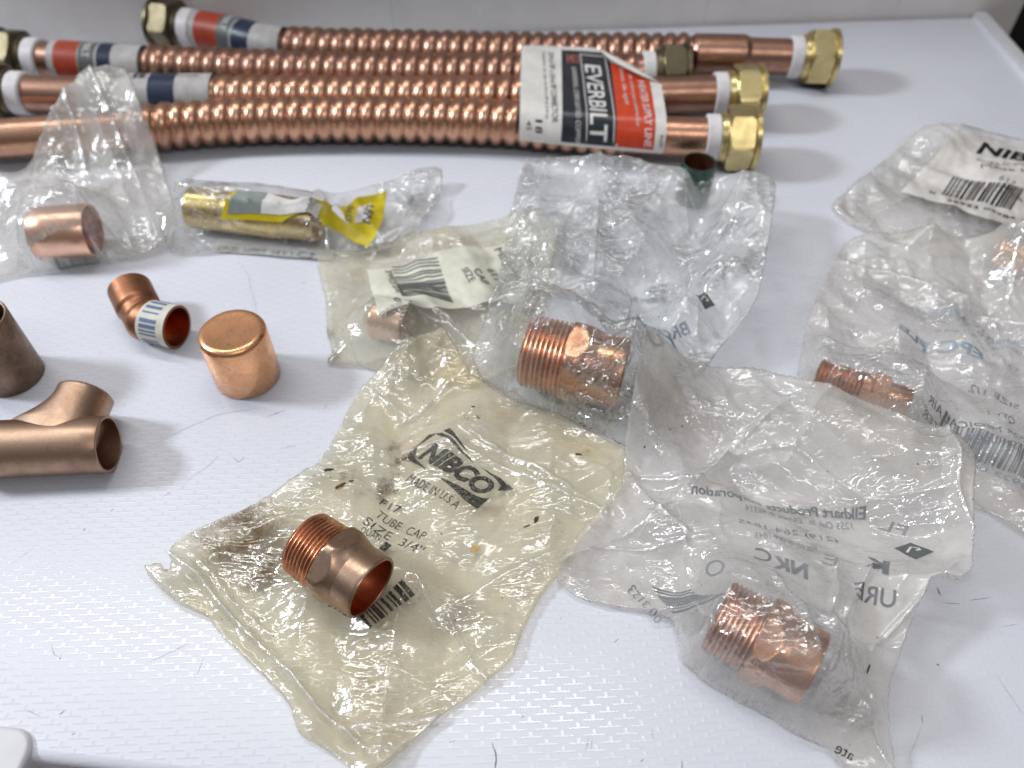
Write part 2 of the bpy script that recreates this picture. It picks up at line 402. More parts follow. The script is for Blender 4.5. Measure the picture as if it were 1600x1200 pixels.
s_o = strokes('surface_scratches', sc, flat_mat('scratch_grime', (.20, .20, .22), .6)); tag(s_o, kind='structure')

# ------------------------------------------------------------------ height grid used to drape the bags
GX0, GX1, GY0, GY1, GS = -34.0, 34.0, 2.0, 64.0, .08
gxs = np.arange(GX0, GX1+1e-6, GS); gys = np.arange(GY0, GY1+1e-6, GS)
GXX, GYY = np.meshgrid(gxs, gys, indexing='ij')
G = np.zeros_like(GXX)
def ob_cyl(p0, p1, r0, r1=None, ext=0.0):
    """height of a lying (or tilted) cylinder over the grid"""
    r1 = r0 if r1 is None else r1
    a = np.array(p0[:2]); b = np.array(p1[:2]); L = np.linalg.norm(b-a); d = (b-a)/L
    s = (GXX-a[0])*d[0]+(GYY-a[1])*d[1]; q = -(GXX-a[0])*d[1]+(GYY-a[1])*d[0]
    t = np.clip(s/L, 0, 1); r = r0+(r1-r0)*t+.10; ext = ext+.08; zc = p0[2]+(p1[2]-p0[2])*t
    h = np.where((s >= -ext) & (s <= L+ext) & (np.abs(q) < r), zc+np.sqrt(np.maximum(r*r-q*q, 0)), 0)
    return h
def ob_post(x, y, r, h):
    return np.where((GXX-x)**2+(GYY-y)**2 < r*r, h, 0.0)

def vnoise(X, Y, scale, seed):
    rg = np.random.RandomState(seed); N = 64; g = rg.rand(N, N)
    x = X/scale+1000.3; y = Y/scale+1000.7
    xi = np.floor(x).astype(int); yi = np.floor(y).astype(int); fx = x-xi; fy = y-yi
    fx = fx*fx*(3-2*fx); fy = fy*fy*(3-2*fy)
    a = g[xi % N, yi % N]; b = g[(xi+1) % N, yi % N]; c = g[xi % N, (yi+1) % N]; d = g[(xi+1) % N, (yi+1) % N]
    return (a*(1-fx)+b*fx)*(1-fy)+(c*(1-fx)+d*fx)*fy
def crumple(X, Y, seed, lams=(7.0, 4.5, 2.8, 1.7, 1.0, .6)):
    rg = np.random.RandomState(seed); h = np.zeros_like(X)
    for li, lam in enumerate(lams):
        for k in range(3):
            a = rg.rand()*math.pi
            wp = (vnoise(X, Y, lam*2.2, seed*31+li*7+k)-.5)*lam*1.3 + (vnoise(X, Y, lam*.7, seed*17+li*5+k)-.5)*lam*.28
            ph = (X*math.cos(a)+Y*math.sin(a)+wp)/lam + rg.rand()
            tri = np.abs(2*(ph-np.floor(ph))-1)
            mk = np.clip((vnoise(X, Y, lam*2.0, seed*13+li*11+k*3+1)-.45)*3.2, 0, 1)
            h += .078*lam**1.35*(tri-.5)*mk*(1.0 if lam > 1.2 else .7)*(1.0 if rg.rand() < .5 else -1.0)
    return h
def in_poly(X, Y, poly):
    ins = np.zeros(X.shape, bool); n_ = len(poly)
    for i in range(n_):
        x0, y0 = poly[i][:2]; x1, y1 = poly[(i+1) % n_][:2]
        if y0 == y1: continue
        c = ((y0 > Y) != (y1 > Y)) & (X < (x1-x0)*(Y-y0)/(y1-y0)+x0)
        ins ^= c
    return ins
def seg_dist(X, Y, poly):
    best = np.full(X.shape, 1e9)
    for i in range(len(poly)-1):
        ax, ay = poly[i]; bx, by = poly[i+1]; L2 = (bx-ax)**2+(by-ay)**2+1e-9
        t = np.clip(((X-ax)*(bx-ax)+(Y-ay)*(by-ay))/L2, 0, 1)
        best = np.minimum(best, np.hypot(X-ax-t*(bx-ax), Y-ay-t*(by-ay)))
    return best
def sm_outline(pts, ragged=.04, seed=1, step=.13):
    """outline given as (px, py, z) -> dense world polygon"""
    rg = random.Random(seed); W = [(*XY(p[0], p[1], p[2]), p[2]) for p in pts]; out = []; wander = 0.0
    n_ = len(W)
    for i in range(n_):
        a, b = W[i], W[(i+1) % n_]; L = math.hypot(b[0]-a[0], b[1]-a[1]); k = max(1, int(L/step))
        p_, q_ = W[i-1], W[(i+2) % n_]
        nx, ny = -(b[1]-a[1])/max(L, 1e-6), (b[0]-a[0])/max(L, 1e-6)
        for j in range(k):
            t = j/k
            # gently rounded (part Catmull-Rom)
            c = [0, 0, 0]
            for ax in range(3):
                cr = .5*((2*a[ax])+(-p_[ax]+b[ax])*t+(2*p_[ax]-5*a[ax]+4*b[ax]-q_[ax])*t*t+(-p_[ax]+3*a[ax]-3*b[ax]+q_[ax])*t**3)
                li = a[ax]+(b[ax]-a[ax])*t
                c[ax] = li*.55+cr*.45
            wander = .8*wander+rg.uniform(-ragged, ragged)*.6; j_ = wander*.6
            out.append((c[0]+nx*j_, c[1]+ny*j_, max(.05, c[2])))
    return out
def nearest(X, Y, out):
    P = np.array(out); xf, yf = X.ravel(), Y.ravel()
    idx = np.zeros(len(xf), int); dd = np.zeros(len(xf))
    for s in range(0, len(xf), 20000):
        d2 = (xf[s:s+20000, None]-P[None, :, 0])**2+(yf[s:s+20000, None]-P[None, :, 1])**2
        i = d2.argmin(1); idx[s:s+20000] = i; dd[s:s+20000] = np.sqrt(d2[np.arange(len(i)), i])
    return idx.reshape(X.shape), dd.reshape(X.shape)
BAGH = {}
def bag(name, key, pts, items, mat, label, seed=1, amp=1.0, folds=(), grav=.0003, ragged=.04, lift=.06, bellows=0.0, panels=(), pz=.6):
    """a two-sided pouch: lower sheet on what lies beneath, upper sheet draped over what is inside"""
    global G
    out = sm_outline(pts, ragged, seed)
    P = np.array(out)
    i0 = int((P[:, 0].min()-GX0)/GS)-2; i1 = int((P[:, 0].max()-GX0)/GS)+4
    j0 = int((P[:, 1].min()-GY0)/GS)-2; j1 = int((P[:, 1].max()-GY0)/GS)+4
    i0 = max(i0, 0); j0 = max(j0, 0)
    i1 = min(i1, G.shape[0]); j1 = min(j1, G.shape[1])
    X = GXX[i0:i1, j0:j1]; Y = GYY[i0:i1, j0:j1]; low = G[i0:i1, j0:j1].copy()
    obst = low.copy()
    for it in items: obst = np.maximum(obst, it[i0:i1, j0:j1])
    obst = obst+lift
    ins = in_poly(X, Y, out)
    idx, dist = nearest(X, Y, out)
    # edge height: at least on what is below
    ez = P[:, 2].copy()
    for k in range(len(ez)):
        ii = int(round((P[k, 0]-GX0)/GS))-i0; jj = int(round((P[k, 1]-GY0)/GS))-j0
        ii = min(max(ii, 0), low.shape[0]-1); jj = min(max(jj, 0), low.shape[1]-1)
        ez[k] = max(ez[k], low[ii, jj]+.05)
    kk = 9; ez = np.convolve(np.r_[ez[-kk:], ez, ez[:kk]], np.ones(2*kk+1)/(2*kk+1), 'same')[kk:-kk]*.5+ez*.5
    edge = ez[idx]
    Z = np.maximum(edge, obst)
    for st, its in ((8, 350), (4, 220), (2, 120), (1, 60)):
        zz = Z[::st, ::st].copy(); ob = obst[::st, ::st]; inn = ins[::st, ::st]; ed = edge[::st, ::st]
        for _ in range(its):
            av = zz.copy()
            av[1:-1, 1:-1] = .25*(zz[2:, 1:-1]+zz[:-2, 1:-1]+zz[1:-1, 2:]+zz[1:-1, :-2]) - grav*st*st
            zz = np.where(inn, np.maximum(av, ob), ed)
        # upsample bilinearly
        if st > 1:
            fi = np.arange(X.shape[0])/st; fj = np.arange(X.shape[1])/st
            a = np.minimum(fi.astype(int), zz.shape[0]-1); b = np.minimum(a+1, zz.shape[0]-1); ta = (fi-a)[:, None]
            c = np.minimum(fj.astype(int), zz.shape[1]-1); d = np.minimum(c+1, zz.shape[1]-1); tb = (fj-c)[None, :]
            Z = (zz[np.ix_(a, c)]*(1-ta)+zz[np.ix_(b, c)]*ta)*(1-tb)+(zz[np.ix_(a, d)]*(1-ta)+zz[np.ix_(b, d)]*ta)*tb
            Z = np.where(ins, Z, edge)
        else: Z = zz
    if bellows: Z = Z+bellows*np.clip(dist/2.5, 0, 1)**.6*ins
    h = crumple(X, Y, seed)*amp*np.clip(.35+dist/1.2, 0, 1)
    cre = np.zeros_like(h)
    for (fp, A, wd) in folds:
        q = [XY(a, b, .4) for a, b in fp]
        d = seg_dist(X, Y, q)
        h = h+A*1.15*np.exp(-d/(wd*1.5)); cre = np.maximum(cre, np.clip(1.15-d/.10, 0, 1)*min(1, abs(A)*4)*(A > 0))
    lay = np.zeros_like(h)
    for pp in panels:
        q = [XY(a, b, pz) for a, b in pp]
        wx = (vnoise(X, Y, .9, seed+3)-.5)*.35; m_ = in_poly(X+wx, Y-wx, q); lay = np.maximum(lay, m_*1.0)
        d = seg_dist(X+wx, Y-wx, q+[q[0]]); k_ = .45+.55*(vnoise(X, Y, 1.3, seed+9))
        cre = np.maximum(cre, np.clip(1.0-d/.09, 0, 1)*k_*.8); h = h+.07*np.exp(-d/.14)*k_
    h = h - np.minimum(h.min(), 0)*.25
    Zt = np.maximum(Z+h, obst)
    Ze = np.maximum(edge+h*.35, low+.04)
    Zb = np.maximum(low+.03+.35*np.abs(h), Ze-dist*.9)
    if items:
        im = np.zeros_like(ins)
        for it in items: im |= it[i0:i1, j0:j1] > .05
        pts_i = np.argwhere(im)[::7]
        if len(pts_i):
            _, di = nearest(X, Y, [(X[a, b], Y[a, b]) for a, b in pts_i])
            di = np.maximum(di-.25, 0); Zb = np.minimum(Zb, np.where(im, .04, low+.05+1.4*di))
    Zb = np.minimum(Zb, Zt-.02)
    im_ = np.zeros_like(ins)
    for it in items: im_ |= it[i0:i1, j0:j1] > .05
    lay = np.where(im_, 0.0 if key in ('b1', 'b3') else -.75, lay); cre = np.where(im_, cre*.6, cre)
    lp = np.zeros_like(h); lp[1:-1, 1:-1] = (h[2:, 1:-1]+h[:-2, 1:-1]+h[1:-1, 2:]+h[1:-1, :-2]-4*h[1:-1, 1:-1])/GS**2
    cre = np.maximum(cre, np.clip((-lp-1.6)/7.0, 0, .8)); cre = cre*(.55+.7*vnoise(X, Y, .6, seed+5)); CA = []; LA = []
    # mesh
    touch = np.zeros(ins.shape, bool)
    cell = ins[:-1, :-1] | ins[1:, :-1] | ins[:-1, 1:] | ins[1:, 1:]
    touch[:-1, :-1] |= cell; touch[1:, :-1] |= cell; touch[:-1, 1:] |= cell; touch[1:, 1:] |= cell
    rimv = touch & ~ins
    vid = -np.ones(ins.shape, int); vid2 = -np.ones(ins.shape, int); V = []
    it_ = np.argwhere(touch)
    for (a, b) in it_:
        vid[a, b] = len(V)
        if rimv[a, b]:
            k = idx[a, b]; V.append((P[k, 0], P[k, 1], max(Ze[a, b], .03))); CA.append(.55); LA.append(float(lay[a, b]))
            vid2[a, b] = vid[a, b]
        else: V.append((X[a, b], Y[a, b], Zt[a, b])); CA.append(float(max(cre[a, b], .55-dist[a, b]/.12))); LA.append(float(lay[a, b]))
    for (a, b) in it_:
        if not rimv[a, b]:
            vid2[a, b] = len(V); V.append((X[a, b], Y[a, b], Zb[a, b])); CA.append(0.0); LA.append(0.0)
    F = []
    for (a, b) in np.argwhere(cell):
        q = (vid[a, b], vid[a+1, b], vid[a+1, b+1], vid[a, b+1]); F.append(tuple(int(v) for v in q))
        q = (vid2[a, b], vid2[a, b+1], vid2[a+1, b+1], vid2[a+1, b]); F.append(tuple(int(v) for v in q))
    o = link_mesh(name, V, F, M[mat]); o.data.materials.append(M[mat+'_back'])
    o.data.polygons.foreach_set('material_index', [k % 2 for k in range(len(F))])
    at = o.data.attributes.new('crease', 'FLOAT', 'POINT'); at.data.foreach_set('value', CA)
    at = o.data.attributes.new('layer', 'FLOAT', 'POINT'); at.data.foreach_set('value', LA)
    o.data.polygons.foreach_set('use_smooth', [True]*len(o.data.polygons))
    tag(o, label, 'plastic bag', 'plastic bags of pipe fittings')
    newG = G.copy(); sub = newG[i0:i1, j0:j1]; sub[ins] = np.maximum(sub[ins], Zt[ins]+.03); G = newG
    full = np.zeros_like(G); full[i0:i1, j0:j1] = np.where(ins, Zt, Ze)
    BAGH[key] = full
    return o
def hsample(H, x, y):
    fx = (x-GX0)/GS; fy = (y-GY0)/GS
    i = min(max(int(fx), 0), H.shape[0]-2); j = min(max(int(fy), 0), H.shape[1]-2)
    tx = min(max(fx-i, 0), 1); ty = min(max(fy-j, 0), 1)
    return (H[i, j]*(1-tx)+H[i+1, j]*tx)*(1-ty)+(H[i, j+1]*(1-tx)+H[i+1, j+1]*tx)*ty

# ------------------------------------------------------------------ printing: flat shapes cut fine, then laid on a surface
def finish_print(name, bm, fn, mat, parent, step=.12):
    """bm is in local cm (2D); fn maps (x, y) -> 3D cm"""
    if not bm.verts: return None
    xs_ = [v.co.x for v in bm.verts]; ys_ = [v.co.y for v in bm.verts]
    def cuts(lo, hi, no):
        n_ = int((hi-lo)/step)
        for k in range(1, n_+1):
            c = lo+(hi-lo)*k/(n_+1)
            co = (c, 0, 0) if no[0] else (0, c, 0)
            bmesh.ops.bisect_plane(bm, geom=bm.verts[:]+bm.edges[:]+bm.faces[:], plane_co=co, plane_no=no)
    cuts(min(xs_), max(xs_), (1, 0, 0)); cuts(min(ys_), max(ys_), (0, 1, 0))
    V = [fn(v.co.x, v.co.y) for v in bm.verts]
    bm.verts.index_update(); F = [tuple(v.index for v in f.verts) for f in bm.faces]
    bm.free()
    return link_mesh(name, V, F, mat, parent, True)
def text_bm(s, shear=0., bold=0., spacing=1.):
    cu = bpy.data.curves.new('t', 'FONT'); cu.body = s; cu.shear = shear; cu.offset = bold; cu.space_character = spacing; cu.resolution_u = 3
    ob = bpy.data.objects.new('t', cu); COL.objects.link(ob); bpy.context.view_layer.update()
    me = bpy.data.meshes.new_from_object(ob.evaluated_get(bpy.context.evaluated_depsgraph_get()))
    bm = bmesh.new(); bm.from_mesh(me)
    bpy.data.objects.remove(ob); bpy.data.curves.remove(cu); bpy.data.meshes.remove(me)
    bmesh.ops.remove_doubles(bm, verts=bm.verts, dist=1e-5)
    if bm.verts:
        x0 = min(v.co.x for v in bm.verts); x1 = max(v.co.x for v in bm.verts)
        y1 = .72
        for v in bm.verts: v.co.x = (v.co.x-x0)/(x1-x0); v.co.y = v.co.y/y1; v.co.z = 0
    return bm                      # width 1, cap height 1
def scale_bm(bm, sx_, sy_, ox=0, oy=0):
    for v in bm.verts: v.co.x = v.co.x*sx_+ox; v.co.y = v.co.y*sy_+oy
    return bm
def rects_bm(rects):
    bm = bmesh.new()
    for (x0, y0, x1, y1) in rects:
        vs = [bm.verts.new(p) for p in ((x0, y0, 0), (x1, y0, 0), (x1, y1, 0), (x0, y1, 0))]; bm.faces.new(vs)
    return bm
def poly_bm(polys):
    bm = bmesh.new()
    for p in polys:
        bm.faces.new([bm.verts.new((x, y, 0)) for x, y in p])
    bmesh.ops.triangulate(bm, faces=bm.faces)
    return bm
def bars_rects(w_, h_, seed=3, n_=46):
    rg = random.Random(seed); x = 0; r = []
    units = []
    while sum(units) < n_*2: units.append(rg.choice((1, 1, 1, 2, 2, 3)))
    tot = sum(units)
    for i, u_ in enumerate(units):
        ww = u_/tot*w_
        if i % 2 == 0: r.append((x, 0, x+ww, h_))
        x += ww
    return r
def XYH(H, p, z=1.0):
    """where the line of sight through a pixel meets the draped surface"""
    px, py = p[:2]; zz = 6.0
    for _ in range(300):
        x, y = XY(px, py, zz)
        if hsample(H, x, y) >= zz: break
        zz -= .02
        if zz < 0: break
    return XY(px, py, max(zz, 0))
class Surf:
    """a place on a bag or other draped height field"""
    def __init__(s, H, p0, p1, z=.3, off=.02, flip=False, up=None):
        a = Vector(XYH(H, p0)); b = Vector(XYH(H, p1)); s.a = a; s.L = (b-a).length; s.u = (b-a).normalized()
        s.v = Vector((-s.u.y, s.u.x))*(-1 if flip else 1)
        if up: s.v = (Vector(XYH(H, up))-a).normalized()
        s.H = H; s.off = off
    def __call__(s, x, y):
        p = s.a+s.u*x+s.v*y
        return (p.x, p.y, hsample(s.H, p.x, p.y)+s.off)
def put_text(parent, H, s, p0, p1, hcm, mat, z=.3, flip=False, shear=0, bold=0, off=.025, name='printed_text', up=None, step=.12):
    f = Surf(H, p0, p1, z, off, flip, up)
    bm = scale_bm(text_bm(s, shear, bold), f.L, hcm)
    return finish_print(name, bm, f, mat, parent, step)
def put_bars(parent, H, p0, p1, hcm, mat, z=.3, flip=False, seed=3, n_=40, off=.025, up=None, name='barcode'):
    f = Surf(H, p0, p1, z, off, flip, up)
    return finish_print(name, rects_bm(bars_rects(f.L, hcm, seed, n_)), f, mat, parent, .15)
def put_sheet(parent, H, pxs, mat, z=.3, off=.015, name='label'):
    """paper sheet of a given outline laid on a draped surface"""
    W = [XYH(H, p) for p in pxs]
    return finish_print(name, poly_bm([W]), lambda x, y: (x, y, hsample(H, x, y)+off), mat, parent, .15)

# ------------------------------------------------------------------ water connectors
def catmull(P, n=14):
    out = []
    for i in range(len(P)-1):
        p0 = P[i-1] if i else P[0]*2-P[1]; p1, p2 = P[i], P[i+1]; p3 = P[i+2] if i+2 < len(P) else P[-1]*2-P[-2]
        for k in range(n):
            t = k/n
            out.append(.5*((2*p1)+(-p0+p2)*t+(2*p0-5*p1+4*p2-p3)*t*t+(-p0+3*p1-3*p2+p3)*t**3))
    out.append(P[-1]); return out
class Path:
    def __init__(s, pts):
        s.p = catmull(pts, 24); s.s = [0.0]
        for a, b in zip(s.p, s.p[1:]): s.s.append(s.s[-1]+(b-a).length)
        s.L = s.s[-1]
    def at(s, d):
        import bisect
        i = min(max(bisect.bisect_right(s.s, d)-1, 0), len(s.p)-2); t = (d-s.s[i])/(s.s[i+1]-s.s[i])
        return s.p[i].lerp(s.p[i+1], t)
    def tan(s, d): return (s.at(min(d+.4, s.L))-s.at(max(d-.4, 0))).normalized()
    def s_at_x(s, x):
        lo, hi = 0, s.L
        for _ in range(40):
            m = (lo+hi)/2
            if s.at(m).x < x: lo = m
            else: hi = m
        return lo
def sweep(path, s0, s1, rfun, ds=.08, nseg=48, cap=False):
    V, F = [], []; n_ = max(2, int((s1-s0)/ds)+1)
    for i in range(n_):
        d = s0+(s1-s0)*i/(n_-1); p = path.at(d); x = path.tan(d); y = Vector((0, 0, 1)).cross(x).normalized(); z = x.cross(y)
        for k in range(nseg):
            a = 2*math.pi*k/nseg; r = rfun(d, a)
            V.append(p+y*(r*math.cos(a))+z*(r*math.sin(a)))
    for i in range(n_-1):
        for k in range(nseg):
            k2 = (k+1) % nseg; F.append((i*nseg+k, i*nseg+k2, (i+1)*nseg+k2, (i+1)*nseg+k))
    if cap:
        F.append(tuple(range(nseg))[::-1]); F.append(tuple((n_-1)*nseg+k for k in range(nseg)))
    return V, F
def nut(parent, M4, mat, flat=1.68, L=2.3):
    """female nut: x=0 at the hose side"""
    cr = flat*1.115
    prof = [(.0, 1.12), (.0, 1.30), (.10, 1.42), (.42, 1.46), (.46, flat*.98), (.62, cr*1.02), (.70, cr*1.03), (L-.55, cr*1.03), (L-.42, cr*.99), (L-.36, cr*.93), (L-.30, cr*1.0), (L-.05, cr*1.0), (L, cr*.96), (L, 1.33), (L-.1, 1.28), (L-1.2, 1.26), (.0, 1.12)]
    def rf(a, x, r):
        if .44 < x < L-.38 and r > 1.4: return min(r, hexr(a, flat))
        return r
    # sharpen rings along the hex so the facets keep flat
    p2 = []
    for i in range(len(prof)-1):
        a, b = prof[i], prof[i+1]
        for k in range(3): p2.append((a[0]+(b[0]-a[0])*k/3, a[1]+(b[1]-a[1])*k/3))
    p2.append(prof[-1])
    V, F = lathe(p2, M4, 96, rf)
    o = link_mesh('coupling_nut', V, F, mat, parent)
    o.data.set_sharp_from_angle(angle=math.radians(22))
    return o
HOSE_R = 1.40
def connector(pts, label, xl, xr, mat, nutmat_l, nutmat_r, left=True, cuff_l=2.2, cuff_r=2.6, seed=0, cuff_big=False, tubemat=None):
    """pts: (px, py, z) of the axis, from the left nut to the right nut; xl/xr: pixel where the corrugation starts/ends"""
    P = [P3(*p) for p in pts]; path = Path(P)
    root = empty('water_connector', (P[len(P)//2].x, P[len(P)//2].y, 0), label, 'water connector', 'corrugated copper water connectors')
    tubemat = tubemat or mat
    # x of the corrugation ends
    def s_of(px):
        best = min(range(400), key=lambda k: abs(proj(path.at(path.L*k/399))-px)); return path.L*best/399
    def proj(p):
        d = p-Vector((0, 0, CAMH)); dep = d.y*CP - d.z*SP
        return 800+FPX*d.x/dep
    sl, sr = s_of(xl), s_of(xr)
    pitch = .90
    def rf(d, a):
        e_ = min((d-sl)/.5, (sr-d)/.5, 1.0); e_ = max(e_, 0)
        ph = 2*math.pi*d/pitch + a + seed
        return 1.12+e_*(.28+.018*math.sin(d*1.7+seed)+.012*math.sin(d*4.3+a*2))*abs(math.sin(ph/2))**.62 + .005
    V, F = sweep(path, sl, sr, rf, .055, 56); link_mesh('corrugated_tube', V, F, mat, root)
    def cuff(s0, s1, nm='end_tube', flare=0.0):
        V, F = sweep(path, s0, s1, lambda d, a: 1.17+flare*max(0, min(1, (.45-abs(0))*0)), .2, 56)
        return link_mesh(nm, V, F, tubemat, root)
    nl = 2.3
    e0 = nl*.45 if left else 0.0
    cuff(e0, sl+.12); 
    if cuff_big:
        mid = sr+(path.L-nl-sr)*.52
        V, F = sweep(path, sr-.1, mid, lambda d, a: 1.20+.16*max(0, min(1, (mid-d)/.35))*min(1, (d-sr+.12)/.25), .06, 56); link_mesh('end_tube', V, F, tubemat, root)
        cuff(mid-.05, path.L-nl*.6)
    else: cuff(sr-.12, path.L-nl*.6)
    def gasket(s0, s1):
        V, F = sweep(path, s0, s1, lambda d, a: 1.36 if s0+.04 < d < s1-.04 else 1.30, .04, 48, True); link_mesh('gasket', V, F, M['gasket'], root)
    # right end
    tr = path.tan(path.L); pe = path.at(path.L); p0 = pe-tr*nl
    nut(root, frame(p0, pe, math.radians(30+seed*7)), nutmat_r); gasket(path.L-nl-.75, path.L-nl+.05)
    if left:
        tl = path.tan(0); ps = path.at(0); q0 = ps+tl*nl
        nut(root, frame(q0, ps, math.radians(12+seed*9)), nutmat_l); gasket(nl-.05, nl+.95)
    return root, path, sl, sr
def band(parent, path, s0, s1, r, mat, name, a0=None, a1=None):
    V, F = [], []; n_ = max(2, int((s1-s0)/.15)+1); ns = 40
    a0 = -.6 if a0 is None else a0; a1 = math.pi+.9 if a1 is None else a1
    for i in range(n_):
        d = s0+(s1-s0)*i/(n_-1); p = path.at(d); x = path.tan(d); y = Vector((0, 0, 1)).cross(x).normalized(); z = x.cross(y)
        for k in range(ns+1):
            a = a0+(a1-a0)*k/ns
            V.append(p+y*(r*math.cos(a))+z*(r*math.sin(a)))
    for i in range(n_-1):
        for k in range(ns): F.append((i*(ns+1)+k, i*(ns+1)+k+1, (i+1)*(ns+1)+k+1, (i+1)*(ns+1)+k))
    return link_mesh(name, V, F, mat, parent)
def band_fn(path, s0, r):
    """local x runs along the tube, y round it (0 at the top, positive away from the camera)"""
    def fn(x, y):
        d = s0+x; p = path.at(d); t = path.tan(d); yy = Vector((0, 0, 1)).cross(t).normalized(); z = t.cross(yy)
        a = math.pi/2 - y/r
        return p+yy*(r*math.cos(a))+z*(r*math.sin(a))
    return fn
Apts = [(247, 38, 1.8), (345, 52, 1.8), (445, 73, 1.7), (620, 79, 1.75), (800, 83, 1.75), (1000, 85, 1.75), (1130, 86, 1.8), (1302, 91, 1.8)]
Bpts = [(0, 88, 1.75), (100, 95, 1.7), (232, 103, 1.6), (400, 110, 1.6), (620, 115, 1.6), (780, 116, 1.6), (940, 115, 1.7), (1074, 112, 1.8)]
Cpts = [(-32, 143, 1.8), (60, 147, 1.7), (200, 151, 1.6), (340, 152, 1.6), (560, 152, 1.6), (780, 152, 1.6), (950, 151, 1.7), (1080, 148, 1.75), (1188, 147, 1.8)]
Dpts = [(-90, 222, 1.5), (0, 217, 1.6), (100, 211, 1.6), (210, 202, 1.6), (300, 193, 1.6), (420, 187, 1.6), (600, 186, 1.6), (780, 191, 1.6), (900, 202, 1.6), (1040, 213, 1.7), (1182, 216, 1.85)]
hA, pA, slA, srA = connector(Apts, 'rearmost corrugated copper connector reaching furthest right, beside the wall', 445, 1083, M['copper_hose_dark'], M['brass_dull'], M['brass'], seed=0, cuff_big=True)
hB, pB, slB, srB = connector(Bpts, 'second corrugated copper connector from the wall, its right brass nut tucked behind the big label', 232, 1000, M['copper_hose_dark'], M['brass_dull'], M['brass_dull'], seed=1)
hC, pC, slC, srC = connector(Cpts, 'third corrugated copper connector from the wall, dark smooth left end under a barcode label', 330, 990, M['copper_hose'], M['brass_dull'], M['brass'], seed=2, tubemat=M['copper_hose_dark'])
hD, pD, slD, srD = connector(Dpts, 'frontmost corrugated copper connector, wearing the large black and red label', 200, 985, M['copper_hose'], M['brass_dull'], M['brass'], left=False, seed=3, cuff_big=False)
def proj_px(p):
    d = p-Vector((0, 0, CAMH)); return 800+FPX*d.x/(d.y*CP-d.z*SP)
def s_px(path, px): return min((path.L*k/600 for k in range(601)), key=lambda d: abs(proj_px(path.at(d))-px))
def small_label(root, path, stops, r=1.27):
    first = None
    for i, (x0, x1, m, nm) in enumerate(stops):
        o = band(first or root, path, s_px(path, x0), s_px(path, x1), r+(.012 if i else 0), m, 'label' if i == 0 else nm)
        if i == 0: first = o
    return first
lb = small_label(hA, pA, [(310, 445, M['paper_dull'], 'label'), (318, 355, M['red_dull'], 'red_panel'), (355, 376, M['ink_dark'], 'dark_panel'), (378, 404, M['ink_navy'], 'navy_panel')], 1.30)
finish_print('printed_text', scale_bm(text_bm('EVERBILT', 0, .01), 2.2, .5, -1.1, -.25), lambda x, y, f=band_fn(pA, s_px(pA, 366), 1.33): f(y, -x), M['ink_white'], lb)
lb = small_label(hB, pB, [(90, 230, M['paper_dull'], 'label'), (100, 137, M['red_dull'], 'red_panel'), (138, 163, M['ink_dark'], 'dark_panel'), (166, 187, M['ink_navy'], 'navy_panel')], 1.30)
finish_print('printed_text', scale_bm(text_bm('EVERBILT', 0, .01), 2.2, .5, -1.1, -.25), lambda x, y, f=band_fn(pB, s_px(pB, 150), 1.33): f(y, -x), M['ink_white'], lb)
lb = small_label(hC, pC, [(136, 338, M['paper_dull'], 'label'), (245, 285, M['ink_navy'], 'navy_panel')], 1.44)
lf = band_fn(pC, s_px(pC, 185), 1.46)
finish_print('barcode', rects_bm([(x, y-.3, x2, y2-.3) for (y, x, y2, x2) in bars_rects(1.4, 1.0, 5, 16)]), lf, M['ink'], lb, .15)
finish_print('barcode', rects_bm([(x+1.5, y-.3, x2+1.5, y2-.3) for (x, y, x2, y2) in bars_rects(.9, 1.3, 6, 14)]), lf, M['ink'], lb, .15)
finish_print('printed_text', scale_bm(text_bm('WATER HEATER', 0, 0), 1.5, .28, 4.1, -.1), lf, M['ink_dark'], lb)
for root_, path_ in ((hA, pA), (hB, pB), (hC, pC), (hD, pD)):
    ps = [path_.at(path_.L*k/16) for k in range(17)]
    for a, b in zip(ps, ps[1:]): G = np.maximum(G, ob_cyl(a, b, 1.5, ext=.05))
# the large label laid over three connectors
def over_fn(path_list, r, off):
    def cen(path, x):
        s = path.s_at_x(x); return path.at(s)
    cache = {}
    def column(x):
        k = round(x, 2)
        if k in cache: return cache[k]
        cB, cC, cD = (cen(p, x) for p in path_list)
        pts = []
        for c in (cB, cC):
            for a in (86, 97): pts.append((c.y+r*math.cos(math.radians(a)), c.z+r*math.sin(math.radians(a))))
            pts.append(((c.y-1.45), c.z+r*.99))
        for a in range(86, 182+14, 8): pts.append((cD.y+r*math.cos(math.radians(a)), cD.z+r*math.sin(math.radians(a))))
        cBB = (cB.y+1.05, cB.z+r*.93); cB2 = (cB.y+1.75, cB.z+r*.80)
        pts.insert(0, cBB); pts.insert(0, cB2)
        pts.reverse()                     # from the front foot of the label up and back
        acc = [0.0]
        for p, q in zip(pts, pts[1:]): acc.append(acc[-1]+math.hypot(q[0]-p[0], q[1]-p[1]))
        cache[k] = (pts, acc); return cache[k]
    def fn(x, s):
        pts, acc = column(x); s = min(max(s, 0), acc[-1]-1e-6)
        i = 0
        while acc[i+1] < s: i += 1
        t = (s-acc[i])/(acc[i+1]-acc[i])
        wob = .03*math.sin(x*2.1+s)*math.sin(s*1.3)
        return (x, pts[i][0]*(1-t)+pts[i+1][0]*t, pts[i][1]*(1-t)+pts[i+1][1]*t+off+wob)
    return fn
pl = (pB, pC, pD)
lx0 = XY(811, 190, 2)[0]; lx1 = XY(1036, 190, 2)[0]
f0 = over_fn(pl, 1.50, .0); f1 = over_fn(pl, 1.50, .018); f2 = over_fn(pl, 1.50, .034)
LS = 10.3; LK = LS/8.9
W = lx1-lx0
